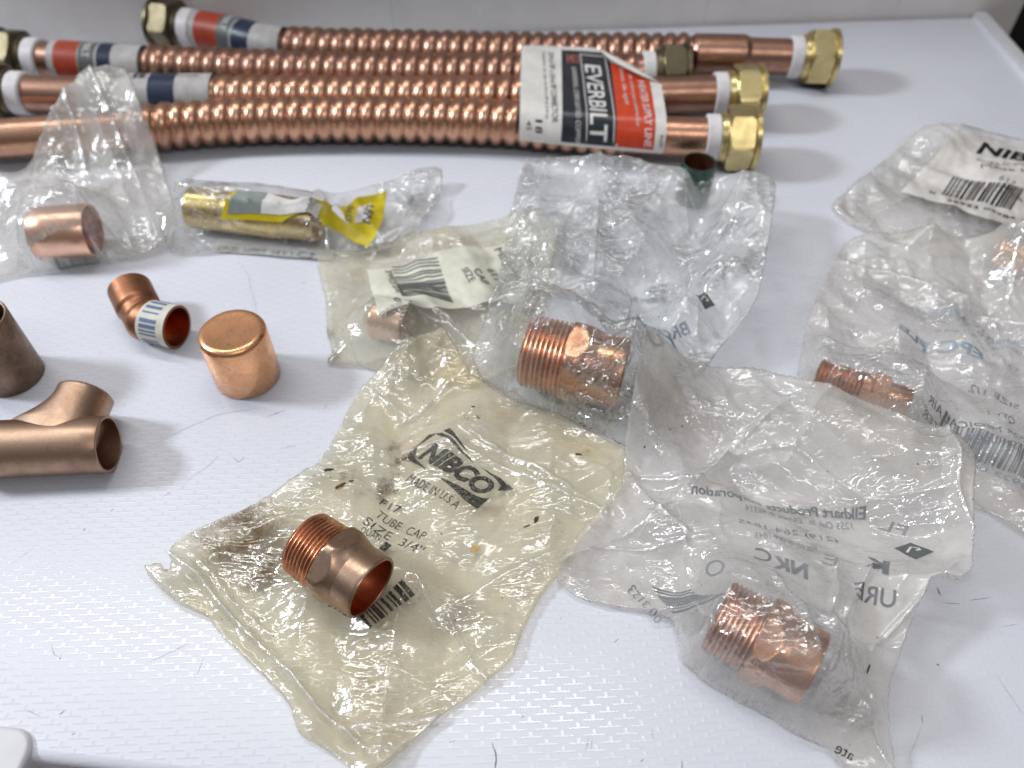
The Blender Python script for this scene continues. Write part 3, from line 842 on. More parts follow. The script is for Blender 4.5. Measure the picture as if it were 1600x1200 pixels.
lab = finish_print('label', poly_bm([[(lx0, 0), (lx1-.25, 0), (lx1, 5.2*LK), (lx1-1.3, 5.9*LK), (lx1-2.9, 8.0*LK), (lx1-3.6, LS), (lx0+.2, LS)]]), f0, M['paper'], hD, .2)
lab['label'] = 'large white, black and red wrap label'
def cx(px): return lx0+(px-811)/225*W
finish_print('dark_panel', poly_bm([[(cx(875), 0), (cx(957), 0), (cx(962), 7.3*LK), (cx(951), 8.3*LK), (cx(883), 8.3*LK)]]), f1, M['ink_label_dark'], lab, .2)
finish_print('red_panel', poly_bm([[(cx(957), 0), (cx(1014), 0), (cx(1019), 5.45*LK), (cx(962), 7.3*LK)]]), f1, M['ink_red'], lab, .2)
def lab_text(s, px, top, bot, hcm, mat, bold=0):
    top, bot = top*LK, bot*LK
    bm = scale_bm(text_bm(s, 0, bold), bot-top, hcm)
    ln = bot-top
    return finish_print('printed_text', bm, lambda x, y: f2(cx(px)+y, LS-(top+ln*(max(x, 0)/ln)**.88)), mat, lab, .12)
lab_text('EVERBILT', 919, 2.2, 8.5, 1.02, M['ink_white'], .015)
finish_print('printed_border', rects_bm([(cx(913), .1, cx(914.5), 7.8*LK), (cx(953.5), .1, cx(955), 7.8*LK), (cx(913), 7.8*LK, cx(955), 7.9*LK)]), f2, M['ink_white'], lab, .2)
lab_text('UNIVERSAL CORRUGATED COPPER', 897, 2.6, 8.8, .30, M['ink_white'])
lab_text('3/4 in FIP x 3/4 in FIP CONNECTOR', 861, 1.0, 7.8, .36, M['ink_dark'], .005)
lab_text('Conector de cobre de 3/4 in FIP de 3/4 in', 851, 1.0, 7.6, .20, M['ink_dark'])
lab_text('18', 836, 7.7, 8.4, .42, M['ink'], .01); lab_text('45', 822, 7.8, 8.3, .32, M['ink'])
lab_text('HEATER SUPPLY LINE', 1000, 3.5, 8.6, .42, M['ink_white'], .012)
lab_text('de cobre para calentador', 987, 2.9, 7.6, .24, M['ink_white']); lab_text('linea de agua', 974, 2.3, 6.1, .28, M['ink_white'])
lab_text('NSF', 1022, 8.0, 8.6, .2, M['ink'])
bx = cx(891)
finish_print('logo_badge', rects_bm([(bx, LS-2.4, bx+.75, LS-1.4)]), f2, M['ink_orange'], lab, .2)
f3 = over_fn(pl, 1.50, .05)
finish_print('logo_badge_face', rects_bm([(bx+.06, LS-2.34, bx+.69, LS-1.46)]), f3, M['ink_label_dark'], lab, .2)
f4 = over_fn(pl, 1.50, .066)
finish_print('logo_letter', scale_bm(text_bm('U', 0, .03), .55, .38), lambda x, y: f4(bx+.18+y, LS-(1.62+x)), M['ink_orange'], lab, .2)
# lifted corner of the label, curling over
cv = []; cf = []
A_ = Vector(f0(lx1-3.6, LS-.1)); B_ = Vector(f0(lx1-.1, 5.3*LK)); nrm_ = Vector((-.5, -.25, .8))
for i in range(15):
    t = i/14; base = A_.lerp(B_, t) + Vector((0, 0, .1*math.sin(math.pi*t)))
    wd = 1.25*math.sin(math.pi*min(1, t*1.02))**.8
    dirn = Vector((-.45, -.8, 0)).normalized()
    for k in range(7):
        u = k/6; ang = u*2.2
        cv.append(base+dirn*(wd*.8*u)+Vector((0, 0, .28*wd*math.sin(ang)+.04)))
for i in range(14):
    for k in range(6): cf.append((i*7+k, i*7+k+1, (i+1)*7+k+1, (i+1)*7+k))
link_mesh('curled_corner', cv, cf, M['paper'], lab)
for i in range(6):
    a = f0(lx0+W*.5, LS*i/6)
for xx in np.arange(lx0, lx1, .1):
    pass

# ------------------------------------------------------------------ fittings
def adapter(p0, p1, label, k=1.0, mats=('copper_thread', 'copper_brown', 'copper_brown', 'copper_inside'), roll=.35, group=None, nthread=8):
    """p0 thread end, p1 tube end (cm)"""
    L = (p1-p0).length; m4 = frame(p0, p1, roll)
    root = empty('pipe_adapter', (p0.x, p0.y, 0), label, 'pipe fitting', group)
    ux = L/3.6
    def sc_(pr): return [(x*ux, r*k) for x, r in pr]
    tl = 1.52
    pr = [(.45, .98), (.02, .99), (0, 1.02), (0, 1.16), (.05, 1.20)]
    pitch = (tl-.08)/nthread
    for i in range(nthread):
        x = .06+i*pitch; e_ = 1.255+.06*i/nthread
        pr += [(x, e_-.075), (x+pitch*.38, e_), (x+pitch*.55, e_+.004), (x+pitch*.92, e_-.075)]
    pr += [(tl, 1.24), (tl+.02, 1.24)]
    def wob(a, x, r): return r + (.012*math.sin(a*3+x*5) if r > 1.1*k else 0)
    # a real helix: shift the thread profile with the angle
    V, F = [], []; nseg = 96
    for i, (x, r) in enumerate(sc_(pr)):
        for kk_ in range(nseg):
            a = 2*math.pi*kk_/nseg; sh = pitch*ux*(a/(2*math.pi)-.5)*(1 if .1 < x/ux < tl-.1 else 0)
            V.append(m4 @ Vector((x+sh*.0, r*math.cos(a), r*math.sin(a))))
    n_ = len(pr)
    for i in range(n_-1):
        for kk_ in range(nseg):
            k2 = (kk_+1) % nseg; F.append((i*nseg+kk_, i*nseg+k2, (i+1)*nseg+k2, (i+1)*nseg+kk_))
    o = link_mesh('male_thread', V, F, M[mats[0]], root); o.data.set_sharp_from_angle(angle=math.radians(50))
    fl_ = 1.325
    hp = [(tl, 1.22), (tl, 1.34), (tl+.06, 1.44), (tl+.12, 1.465), (tl+.16, 1.47), (tl+.45, 1.47), (tl+.52, 1.445), (tl+.62, 1.40), (tl+.74, 1.335), (tl+.86, 1.295), (tl+1.02, 1.255), (tl+1.1, 1.235)]
    q = []
    for i in range(len(hp)-1):
        for j in range(3): t = j/3; q.append((hp[i][0]+(hp[i+1][0]-hp[i][0])*t, hp[i][1]+(hp[i+1][1]-hp[i][1])*t))
    q.append(hp[-1])
    V, F = lathe(sc_(q), m4, 120, lambda a, x, r: min(r, hexr(a, fl_*k*1.0)) )
    o = link_mesh('hex_collar', V, F, M[mats[1]], root); o.data.set_sharp_from_angle(angle=math.radians(28))
    sp_ = [(tl+.95, 1.225), (tl+1.15, 1.235), (3.45, 1.245), (3.55, 1.245)] + [(3.6, 1.22), (3.6, 1.13), (3.57, 1.115)]
    V, F = lathe(sc_(sp_), m4, 96); o = link_mesh('solder_socket', V, F, M[mats[2]], root); o.data.set_sharp_from_angle(angle=math.radians(50))
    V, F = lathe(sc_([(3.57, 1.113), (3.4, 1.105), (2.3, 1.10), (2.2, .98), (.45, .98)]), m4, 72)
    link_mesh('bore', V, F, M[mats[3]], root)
    return root
def ring_pipe(name, p0, p1, ro, ri, mat, matin, label, cat, group=None, wob=0.0, top_round=.05):
    L = (p1-p0).length; m4 = frame(p0, p1)
    root = empty(name, (p0.x, p0.y, 0), label, cat, group)
    outp = [(.02, ri), (0, ri+.03), (0, ro-.03), (.03, ro), (L*.3, ro), (L*.7, ro), (L-top_round, ro), (L, ro-.03), (L, ri+.03), (L-.02, ri)]
    V, F = lathe(outp, m4, 72); o = link_mesh('pipe_wall', V, F, M[mat], root); o.data.set_sharp_from_angle(angle=math.radians(50))
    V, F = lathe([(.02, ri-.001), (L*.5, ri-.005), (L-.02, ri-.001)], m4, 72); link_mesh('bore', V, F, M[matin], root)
    return root
# standing cap
cc = P3(388, 587, 0)
def cap_mesh(m4, r, h, mat, parent, rnd=.3):
    pr = [(.45*0, r-.13), (0, r-.02), (.03, r), (h*.5, r+.003), (h-rnd, r)] + arc(h-rnd, r-rnd, rnd, 90, 0, 8)[1:] + [(h-.015, r*.72), (h-.03, r*.4), (h-.03, r*.02)]
    V, F = lathe(pr, m4, 96); o = link_mesh('cap_shell', V, F, mat, parent); return o
# axis is local x; for a standing cap that is world z
rc = empty('cap_fitting', (cc.x, cc.y, 0), 'shiny rounded copper cap standing upright on the bare table', 'pipe cap')
cap_mesh(frame(Vector((cc.x, cc.y, .03)), Vector((cc.x, cc.y, 3))), 1.50, 3.0, M['copper_cap'], rc)
# 45 degree elbow with barcode sticker
def elbow():
    e1 = P3(277, 511, 1.08); bnd = P3(226, 500, 1.05); e0 = P3(203, 452, 1.30)
    root = empty('elbow_fitting', (bnd.x, bnd.y, 0), 'brown copper elbow with a blue barcode sticker round one end', 'pipe fitting')
    pts = [e1, e1.lerp(bnd, .75), bnd+Vector((-.05, .12, 0)), bnd.lerp(e0, .35), e0]
    path = Path(pts); L = path.L
    def rf(d, a):
        c1 = 1.04; cm = .93
        t = d/L
        if t < .44: return c1
        if t < .50: return c1+(cm-c1)*((t-.44)/.06)
        if t < .60: return cm
        if t < .66: return cm+(c1-cm)*((t-.60)/.06)
        return c1
    V, F = sweep(path, 0, L, rf, .07, 64); link_mesh('elbow_body', V, F, M['copper_elbow'], root)
    V, F = [], []
    for d, x0 in ((0, 0), (L, 1)):
        pass
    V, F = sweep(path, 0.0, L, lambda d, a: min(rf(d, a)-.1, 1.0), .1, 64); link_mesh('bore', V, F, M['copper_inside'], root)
    for s0, nm in ((0.0, 'rim'), (L, 'rim')):
        t = path.tan(s0); p = path.at(s0); y = Vector((0, 0, 1)).cross(t).normalized(); z = t.cross(y); VV = []; FF = []
        for k in range(64):
            a = 2*math.pi*k/64
            for r in (.94, 1.04): VV.append(p+y*(r*math.cos(a))+z*(r*math.sin(a)))
        for k in range(64):
            k2 = (k+1) % 64; FF.append((2*k, 2*k+1, 2*k2+1, 2*k2))
        link_mesh('rim', VV, FF, M['copper_elbow'], root, False)
    V, F = sweep(path, .02, 1.42, lambda d, a: 1.06, .12, 64); st = link_mesh('sticker', V, F, M['sticker'], root)
    f = lambda x, y: path_pt(path, .42+x, 1.072, y)
    def path_pt(path, d, r, ang):
        p = path.at(d); t = path.tan(d); y = Vector((0, 0, 1)).cross(t).normalized(); z = t.cross(y)
        return p+y*(r*math.cos(ang))+z*(r*math.sin(ang))
    rects = []
    for (x0, y0, x1, y1) in bars_rects(1.7*math.pi, .85, 8, 30): rects.append((y0, x0-.6, y1, x1-.6))
    finish_print('barcode', rects_bm(rects), f, M['ink_barcode'], st, .1)
    return path
pE = elbow()
# weathered coupling standing at the left edge
ring_pipe('pipe_coupling', Vector((-23.45, 24.4, .02)), Vector((-23.45, 24.4, 3.75)), 1.37, 1.25, 'patina', 'patina', 'weathered dark copper coupling standing at the left border above the tee', 'pipe fitting')
# tee lying on its side
def tee():
    a = P3(-40, 703, 1.22); b = P3(170, 694, 1.18)
    root = empty('tee_fitting', (-19, 19.5, 0), 'dull copper tee fitting lying on its side at the left border', 'pipe fitting')
    L = (b-a).length; m4 = frame(a, b); ro, ri = 1.20, 1.08
    # run with a soft swelling where the branch leaves it
    V, F = lathe([(0, ri), (0, ro), (.3, ro)]+[(L*i/24, ro) for i in range(3, 22)]+[(L-.04, ro), (L, ro-.04), (L, ri+.02), (L-.02, ri)], m4, 96)
    link_mesh('run', V, F, M['copper_tee'], root)
    V, F = lathe([(.0, ri-.002), (L-.02, ri-.002)], m4, 72); link_mesh('bore', V, F, M['copper_tee'], root)
    # branch: oblique, blended root
    jn = P3(98, 694, 1.2); tip = P3(134, 618, 1.5); d = (tip-jn); BL = d.length; x = d.normalized()
    y = Vector((0, 0, 1)).cross(x).normalized(); z = x.cross(y); V = []; F = []; ns = 72
    runx = (b-a).normalized(); rad = 1.17
    N_ = 26
    for i in range(N_):
        t = i/(N_-1); s = BL*t
        for k in range(ns):
            an = 2*math.pi*k/ns
            off = y*(rad*math.cos(an))+z*(rad*math.sin(an))
            # flare along the run near the root on both sides
            fl = max(0, 1-(s-.9)/1.3) if s > .9 else 1.0
            side = off.dot(runx)
            off = off+runx*(side*(1.15 if side < 0 else .1)*fl**2)
            V.append(jn+x*s+off)
    for i in range(N_-1):
        for k in range(ns):
            k2 = (k+1) % ns; F.append((i*ns+k, i*ns+k2, (i+1)*ns+k2, (i+1)*ns+k))
    # rim and bore of the branch
    b0 = (N_-1)*ns; base = len(V)
    for rr, ss in ((1.14, BL+.03), (1.07, BL+.03), (1.06, BL-1.2)):
        for k in range(ns):
            an = 2*math.pi*k/ns; V.append(jn+x*ss+y*(rr*math.cos(an))+z*(rr*math.sin(an)))
    prev = b0
    for q in range(3):
        cur = base+q*ns
        for k in range(ns):
            k2 = (k+1) % ns; F.append((prev+k, prev+k2, cur+k2, cur+k))
        prev = cur
    link_mesh('branch', V, F, M['copper_tee'], root)
tee()
# green pipe behind the clear bag
gp = XY(1093, 252, 2.6)
gtop = Vector((gp[0], gp[1], 2.6))
ring_pipe('short_pipe', Vector((gp[0]+.02, gp[1]+.05, .02)), gtop, .96, .84, 'green_pipe', 'copper_elbow', 'short green-tarnished pipe standing behind the clear bag, open end up', 'pipe')

# ------------------------------------------------------------------ bagged fittings
# coupling in the rear left bag
q0, q1 = P3(60, 366, 1.5), P3(146, 360, 1.5)
ring_pipe('pipe_coupling', q0, q1, 1.42, 1.30, 'copper_pale', 'copper_inside', 'bright pink copper coupling inside the frosted bag at the left border', 'pipe fitting')
it1 = [ob_cyl(q0, q1, 1.45, ext=.1)]
# brass nipple
def nipple():
    a, b = P3(300, 324, 1.25), P3(498, 346, 1.22); L = (b-a).length; m4 = frame(a, b) @ Matrix.Diagonal((1, .9, .9, 1))
    root = empty('threaded_nipple', (a.x, a.y, 0), 'golden brass nipple with a threaded end inside the yellow card bag', 'pipe fitting')
    pr = [(.3, 1.08), (0, 1.08), (0, 1.2)]; pt = .155
    for i in range(13):
        x = .03+i*pt; e_ = 1.24+.05*i/13; pr += [(x, e_-.06), (x+pt*.4, e_), (x+pt*.55, e_), (x+pt*.92, e_-.06)]
    V, F = lathe(pr, m4, 80); link_mesh('male_thread', V, F, M['brass_gold'], root)
    V, F = lathe([(.03+13*pt, 1.25), (.1+13*pt, 1.33), (L-2, 1.33), (L-1.9, 1.25)], m4, 80); link_mesh('pipe_wall', V, F, M['brass_gold'], root)
    pr = []
    for i in range(12):
        x = L-1.9+i*pt; e_ = 1.29-.05*i/13; pr += [(x, e_-.06), (x+pt*.4, e_), (x+pt*.55, e_), (x+pt*.92, e_-.06)]
    pr += [(L, 1.1), (L, 1.08), (L-.3, 1.08)]
    V, F = lathe(pr, m4, 80); link_mesh('male_thread', V, F, M['brass_gold'], root)
    return [ob_cyl(a, b, 1.24, ext=.05)]
it2 = nipple()
# caps in bags
k0 = P3(590, 500, .95); k1 = P3(632, 508, .95)
rc = empty('cap_fitting', (k0.x, k0.y, 0), 'copper cap blurred behind the yellowed bag with the size label', 'pipe cap')
cap_mesh(frame(k1, k0), .93, (k1-k0).length+.3, M['copper_pale'], rc, .25)
it3 = [ob_cyl(k0, k1, .95, ext=.2)]
k2, k3 = P3(1562, 392, 1.0), P3(1622, 405, 1.0)
rc = empty('cap_fitting', (k2.x, k2.y, 0), 'small red-brown copper cap inside the bag at the right border', 'pipe cap')
cap_mesh(frame(k3, k2), .95, (k3-k2).length+.3, M['copper_cap'], rc, .25)
it5 = [ob_cyl(k2, k3, .97, ext=.25)]
# large adapter
a0, a1 = P3(822, 547, 1.95), P3(974, 585, 1.8)
adapter(a0, a1, 'largest threaded copper adapter, inside the clear crinkled bag', 1.30, ('copper_bag', 'copper_bag', 'copper_bag', 'patina'), .2)
it4 = [ob_cyl(a0, a1, 1.88, 1.86, ext=.08), ob_post(gp[0], gp[1]-.75, .8, 1.9)]
# small adapter
def small_adapter():
    a, b = P3(1277, 583, 1.0), P3(1420, 628, .95); L = (b-a).length; m4 = frame(a, b, .25)
    root = empty('pipe_adapter', (a.x, a.y, 0), 'smallest threaded copper adapter, slim, in the bag at the right', 'pipe fitting')
    pr = [(.3, .5), (0, .5), (0, .62)]; pt = .185; n_ = int(L*.50/pt)
    for i in range(n_):
        x = .03+i*pt; e_ = .70+.04*i/n_; pr += [(x, e_-.11), (x+pt*.42, e_), (x+pt*.5, e_), (x+pt*.92, e_-.11)]
    xe = .03+n_*pt; pr += [(xe, .62), (xe+.05, .62)]
    V, F = lathe(pr, m4, 72); o = link_mesh('male_thread', V, F, M['copper_thread'], root); o.data.set_sharp_from_angle(angle=math.radians(50))
    V, F = lathe([(xe, .6), (xe, .70), (xe+.3, .72), (xe+.35, .76), (xe+.45, .98), (xe+1.0, .98), (xe+1.08, .92), (xe+1.15, .66), (xe+1.15, .6)], m4, 96, lambda a_, x, r: min(r, hexr(a_, .84)))
    o = link_mesh('hex_collar', V, F, M['copper_bag'], root); o.data.set_sharp_from_angle(angle=math.radians(28))
    V, F = lathe([(xe+1.1, .62), (L-.03, .64), (L, .61), (L, .55), (L-.03, .54), (L-1, .54)], m4, 72); link_mesh('solder_socket', V, F, M['copper_bag'], root)
    return [ob_cyl(a, b, .92, .88, ext=.03)]
it6 = small_adapter()
# adapter in the front right bag
b0, b1 = P3(1120, 960, 1.48), P3(1270, 1046, 1.42)
adapter(b0, b1, 'bright threaded copper adapter wrapped in the front right bag', 1.06, ('copper_thread', 'copper_bag', 'copper_bag', 'copper_inside'), .45)
it7 = [ob_cyl(b0, b1, 1.52, 1.50, ext=.05)]

# ------------------------------------------------------------------ bags, from the lowest to the topmost
dirt8 = [(*XY(390, 850), 2.6, 1.0), (*XY(420, 885), 1.9, 1.0), (*XY(330, 830), 1.2, .8), (*XY(630, 715), 1.1, 1.0), (*XY(600, 760), 1.0, 1.0), (*XY(535, 765), .7, 1.0), (*XY(735, 650), .5, .7), (*XY(690, 535), .9, .8),
         (*XY(905, 715), .5, .8), (*XY(580, 1085), .7, .7), (*XY(640, 940), 1.2, .55), (*XY(650, 620), 1.2, .45), (*XY(240, 900), .8, .6), (*XY(1000, 1150), .1, .1)]
def bag_pair(key, *a, **k):
    M[key] = bag_mat(*a, **k); M[key+'_back'] = bag_mat(*a, lower=True, **k)
bag_pair('bag_white', 'frosted_polythene', (.96, .935, .89), 0, .16, .36, .13, None, 1.0, (.99, .985, .975), glit=.16)
bag_pair('bag_clear', 'clear_crackled_film', (.97, .98, .97), 0, .13, .32, .11, None, 2.0, (.99, .99, .985), glit=.34)
bag_pair('bag_thin', 'thin_clear_film', (.97, .96, .93), 0, .04, .14, .10, None, 1.3, (.99, .99, .98), glit=.25)
bag_pair('bag_yellow', 'yellowed_polythene', (.94, .885, .725), 0, .13, .31, .14, dirt8, 1.0, (.985, .965, .89), glit=.13)
bag_pair('bag_cream', 'cream_polythene', (.94, .91, .81), 0, .18, .38, .13, [(*XY(515, 520), 1.3, .7), (*XY(510, 560), .8, .9)], 1.1, (.985, .975, .93), glit=.14)
bag_pair('bag_grey', 'greyish_polythene', (.98, .95, .905), 0, .18, .36, .12, None, 1.2, (.995, .988, .975), glit=.16)
bag_pair('bag_milky', 'milky_polythene', (.985, .95, .90), 0, .22, .42, .12, None, 1.2, (.995, .988, .975), glit=.15)

bag('plastic_bag', 'b5', [(1298,325,.1),(1335,292,.3),(1375,260,.5),(1415,222,.9),(1440,205,1.1),(1470,198,1.3),(1510,203,1.3),(1570,215,1.0),(1740,252,.8),(1740,445,.1),(1590,428,.1),(1520,412,.1),(1440,392,.1),(1370,372,.1),(1325,350,.1)],
    it5, 'bag_grey', 'bag with a barcode paper label and bold black lettering at the upper right border', 5, .8, [([(1400,380),(1450,388),(1500,385)], .15, .15)], panels=[[(1298,325),(1440,205),(1500,210),(1420,300),(1350,350)]], pz=.7, bellows=.25)
b5 = bpy.data.objects['plastic_bag']
l5 = put_sheet(b5, BAGH['b5'], [(1495,208),(1560,222),(1700,255),(1700,400),(1600,362),(1540,342),(1470,318),(1407,301),(1440,265)], M['paper_dirty'], 1.0, .03)
H5 = BAGH['b5']
put_text(l5, H5, 'NIBCO', (1524,240), (1678,282), 1.05, M['ink'], 1.0, False, .3, .035, .05)
put_text(l5, H5, 'AHEAD OF THE FLOW', (1524,252), (1678,294), .22, M['ink_dark'], 1.0, False, 0, 0, .05)
put_text(l5, H5, 'Made In U.S.A.', (1532,264), (1668,305), .42, M['ink_dark'], 1.0, False, 0, 0, .05)
put_text(l5, H5, '617', (1559,282), (1585,291), .36, M['ink_dark'], 1.0, False, 0, 0, .05)
put_text(l5, H5, 'CAP', (1548,292), (1580,301), .36, M['ink_dark'], 1.0, False, 0, 0, .05)
put_text(l5, H5, '1 1/2', (1566,306), (1598,317), .32, M['ink_dark'], 1.0, False, 0, 0, .05)
put_bars(l5, H5, (1470,304), (1578,330), 2.3, M['ink'], 1.0, False, 11, 34, .05, (1505,256))
put_text(l5, H5, '0', (1450,302), (1460,305), .32, M['ink'], 1.0, False, 0, .01, .05)
put_text(l5, H5, '39923 03784', (1478,316), (1586,346), .38, M['ink'], 1.0, False, 0, .01, .05)

b6 = bag('plastic_bag', 'b6', [(1318,383,.5),(1360,366,.7),(1430,366,.7),(1520,380,.8),(1650,405,.8),(1660,860,.2),(1600,835,.2),(1545,800,.2),(1480,780,.1),(1400,740,.1),(1320,690,.1),(1255,625,.15),(1244,590,.4),(1250,555,.7),(1262,500,.7),(1276,462,.5),(1298,418,.6)],
    it6, 'bag_grey', 'large bag of pale blue reversed print at the right border', 16, 1.15, [([(1290,410),(1400,440),(1500,480),(1600,520)], .28, .10), ([(1290,540),(1360,575),(1430,600),(1560,600)], .12, .12), ([(1560,430),(1580,560)], .10, .15), ([(1280,460),(1380,470),(1480,450)], -.1, .2)], panels=[[(1322,385),(1430,370),(1650,408),(1650,525),(1500,482),(1400,442),(1302,416)]], pz=.8, bellows=.4)
H6 = BAGH['b6']
put_text(b6, H6, 'Elkhart Products Corporation', (1600,545), (1368,455), .40, M['ink_blue'], .8, True, 0, .01)
put_text(b6, H6, '1255 Oak St. Elkhart, In 46514', (1600,560), (1450,497), .26, M['ink_blue'], .8, True)
put_text(b6, H6, '(219) 264-1845', (1590,580), (1460,520), .24, M['ink_blue'], .8, True)
put_text(b6, H6, 'EPC FLE', (1535,562), (1405,512), .55, M['ink_blue'], .8, True, 0, .03)
put_text(b6, H6, 'SIZE 1/2', (1592,640), (1512,612), .40, M['ink_grey'], .7, True)
put_text(b6, H6, 'QTY 1', (1585,665), (1545,648), .38, M['ink_grey'], .7, True)
put_text(b6, H6, 'FOR MEDICAL AIR', (1610,690), (1450,628), .34, M['ink_grey'], .7, True)
put_text(b6, H6, 'TO USE A WATER', (1600,705), (1440,650), .30, M['ink_grey'], .7, True)
put_bars(b6, H6, (1640,770), (1460,680), 1.3, M['ink_grey'], .7, True, 21, 50, .03)
put_text(b6, H6, '0 39923 06221', (1640,785), (1480,712), .26, M['ink_blue'], .7, True)

b1_ = bag('plastic_bag', 'b1', [(-60,288,.1),(0,285,.1),(28,280,.1),(50,262,.7),(58,236,1.9),(66,205,3.2),(98,160,3.9),(135,118,4.3),(172,108,4.3),(200,114,4.1),(222,170,3.4),(240,215,1.6),(262,285,.7),(276,330,.3),(272,378,.2),(230,400,.15),(120,416,.1),(0,437,.1),(-60,445,.1)],
    it1, 'bag_white', 'frosted bag peaked over the connectors at the left, with a pink coupling in it', 33, 1.0, [([(30,320),(80,345),(125,362),(170,385),(212,398)], .22, .08), ([(212,398),(200,370),(185,350)], .2, .08), ([(145,220),(148,300),(155,305)], .25, .12), ([(60,200),(130,262)], .2, .12), ([(160,150),(235,330),(250,380)], .2, .1)], panels=[[(98,160),(135,120),(205,330),(120,340)],[(172,110),(200,116),(274,330),(250,380)]], pz=2, bellows=.5)
b2_ = None
# bag with the yellow card
def bag3():
    return bag('plastic_bag', 'b3', [(497,408,.2),(530,396,.25),(600,384,.3),(660,370,.4),(760,346,.5),(840,333,.5),(870,370,.3),(850,480,.2),(820,570,.2),(740,606,.1),(640,592,.1),(560,574,.1),(512,569,.15),(519,556,.1),(512,522,.1),(511,480,.1),(502,440,.15)],
    it3, 'bag_cream', 'cream bag with the number 617 size label, left of the clear bag', 41, .9, [([(600,530),(640,510),(700,520),(760,560)], .15, .1), ([(545,520),(560,470),(585,450)], .12, .1), ([(680,500),(760,540)], .12, .1)], panels=[[(545,520),(590,440),(600,500),(660,570),(560,572)],[(530,398),(830,336),(835,356),(600,408)]], pz=.3, bellows=.15)
b3 = bag3(); H3 = BAGH['b3']
l3 = put_sheet(b3, H3, [(574,422),(660,405),(740,385),(830,356),(822,470),(760,472),(665,482),(592,497),(580,455)], M['paper_thin'], .5, .02)
put_text(l3, H3, '617', (760,422), (776,442), .50, M['ink_dark'], .5, False, 0, .005, .05, up=(780,416))
put_text(l3, H3, 'CAP', (739,424), (756,446), .52, M['ink_dark'], .5, False, 0, .005, .05, up=(765,416))
put_text(l3, H3, 'SIZE', (721,422), (734,444), .42, M['ink_dark'], .5, False, 0, 0, .05, up=(745,414))
put_text(l3, H3, 'Made In', (772,392), (806,440), .48, M['ink_dark'], .5, False, 0, 0, .05, up=(800,380))
put_text(l3, H3, '39923 03781', (602,424), (620,458), .34, M['ink'], .5, False, 0, 0, .05, up=(640,416))
put_text(l3, H3, '0', (614,466), (618,473), .34, M['ink'], .5, False, 0, .01, .05, up=(650,456))
put_bars(l3, H3, (612,418), (628,464), 2.5, M['ink_dark'], .5, False, 31, 24, .05, (692,402))

card_items = it2
b2 = bag('plastic_bag', 'b2', [(256,362,.2),(264,335,.5),(288,300,1.2),(320,287,1.9),(400,292,2.2),(480,300,2.0),(540,302,1.4),(605,286,.9),(660,272,.7),(692,274,.6),(684,320,.5),(655,368,.4),(615,390,.3),(565,400,.3),(520,406,.2),(440,402,.1),(370,394,.1),(310,398,.1),(268,396,.1)],
    it2, 'bag_thin', 'thin clear bag holding a brass nipple and a yellow header card', 52, 1.0, [([(275,345),(330,362),(430,372),(500,372)], .25, .1), ([(500,330),(520,350),(515,400)], .25, .12), ([(560,330),(600,390)], .12, .1)], panels=[[(600,287),(690,276),(655,366),(590,388)]], pz=.5, bellows=.12)
H2 = BAGH['b2']
c2 = put_sheet(b2, H2, [(366,299,2.6),(420,303,2.6),(480,310,2.6),(520,322,2.5),(516,352,2.5),(440,348,2.6),(345,343,2.6),(352,318,2.6)], M['ink_yellow'], 2.3, .02, 'header_card')
put_sheet(c2, H2, [(372,300,2.7),(420,304,2.7),(408,336,2.7),(356,337,2.7),(360,315,2.7)], M['ink_sage'], 2.4, .09, 'printed_panel')
put_sheet(c2, H2, [(420,304,2.7),(480,311,2.5),(505,322,2.2),(496,345,2.3),(450,338,2.6),(408,336,2.7)], M['ink_white'], 2.4, .09, 'printed_panel')
put_text(c2, H2, '6-3/4x3', (484,314), (476,342), .5, M['ink_navy'], 2.3, False, 0, 0, .11, up=(494,317))
put_sheet(c2, H2, [(497,322),(520,330),(545,352),(571,386),(530,364),(503,354)], M['ink_yellow'], .8, .05, 'printed_panel')
put_sheet(c2, H2, [(527,322),(560,308),(604,299),(600,335),(588,368),(573,388),(548,356)], M['ink_yellow'], .8, .02, 'printed_panel')
put_sheet(c2, H2, [(562,322,.9),(580,319,.9),(576,346,.8),(554,350,.9)], M['ink_white'], .8, .05, 'printed_panel')
put_text(c2, H2, 'LFN', (574,322), (566,347), .45, M['ink_dark'], .8, False, 0, .01, .07, up=(595,325))
put_text(c2, H2, 'BRASS', (545,322), (539,345), .38, M['ink_dark'], .8, False, 0, 0, .06, up=(560,325))
class Flat:
    def __init__(s, p0, p1, z): s.a = Vector(XY(*p0, z)); b = Vector(XY(*p1, z)); s.L = (b-s.a).length; s.u = (b-s.a).normalized(); s.v = Vector((-s.u.y, s.u.x)); s.z = z
    def __call__(s, x, y): p = s.a+s.u*x+s.v*y; return (p.x, p.y, s.z)
fw = Flat((330, 392), (518, 407), .12)
wh = finish_print('paper_insert', rects_bm([(0, 0, fw.L, 1.1)]), fw, M['ink_white'], b2, .3)
fw2 = Flat((340, 391), (455, 401), .135)
finish_print('printed_text', scale_bm(text_bm('LFN88  NIPPLE  3/4 X 3', 0, 0), fw2.L, .42), fw2, M['ink_dark'], wh)
fw3 = Flat((462, 401), (488, 404), .135)
finish_print('printed_text', scale_bm(text_bm('C3', 0, .02), fw3.L, .5), fw3, M['ink_dark'], wh)
put_text(b2, H2, 'Made in China', (640,308), (632,340), .32, M['ink_grey'], .5, False, 0, 0, .04, up=(655,310))

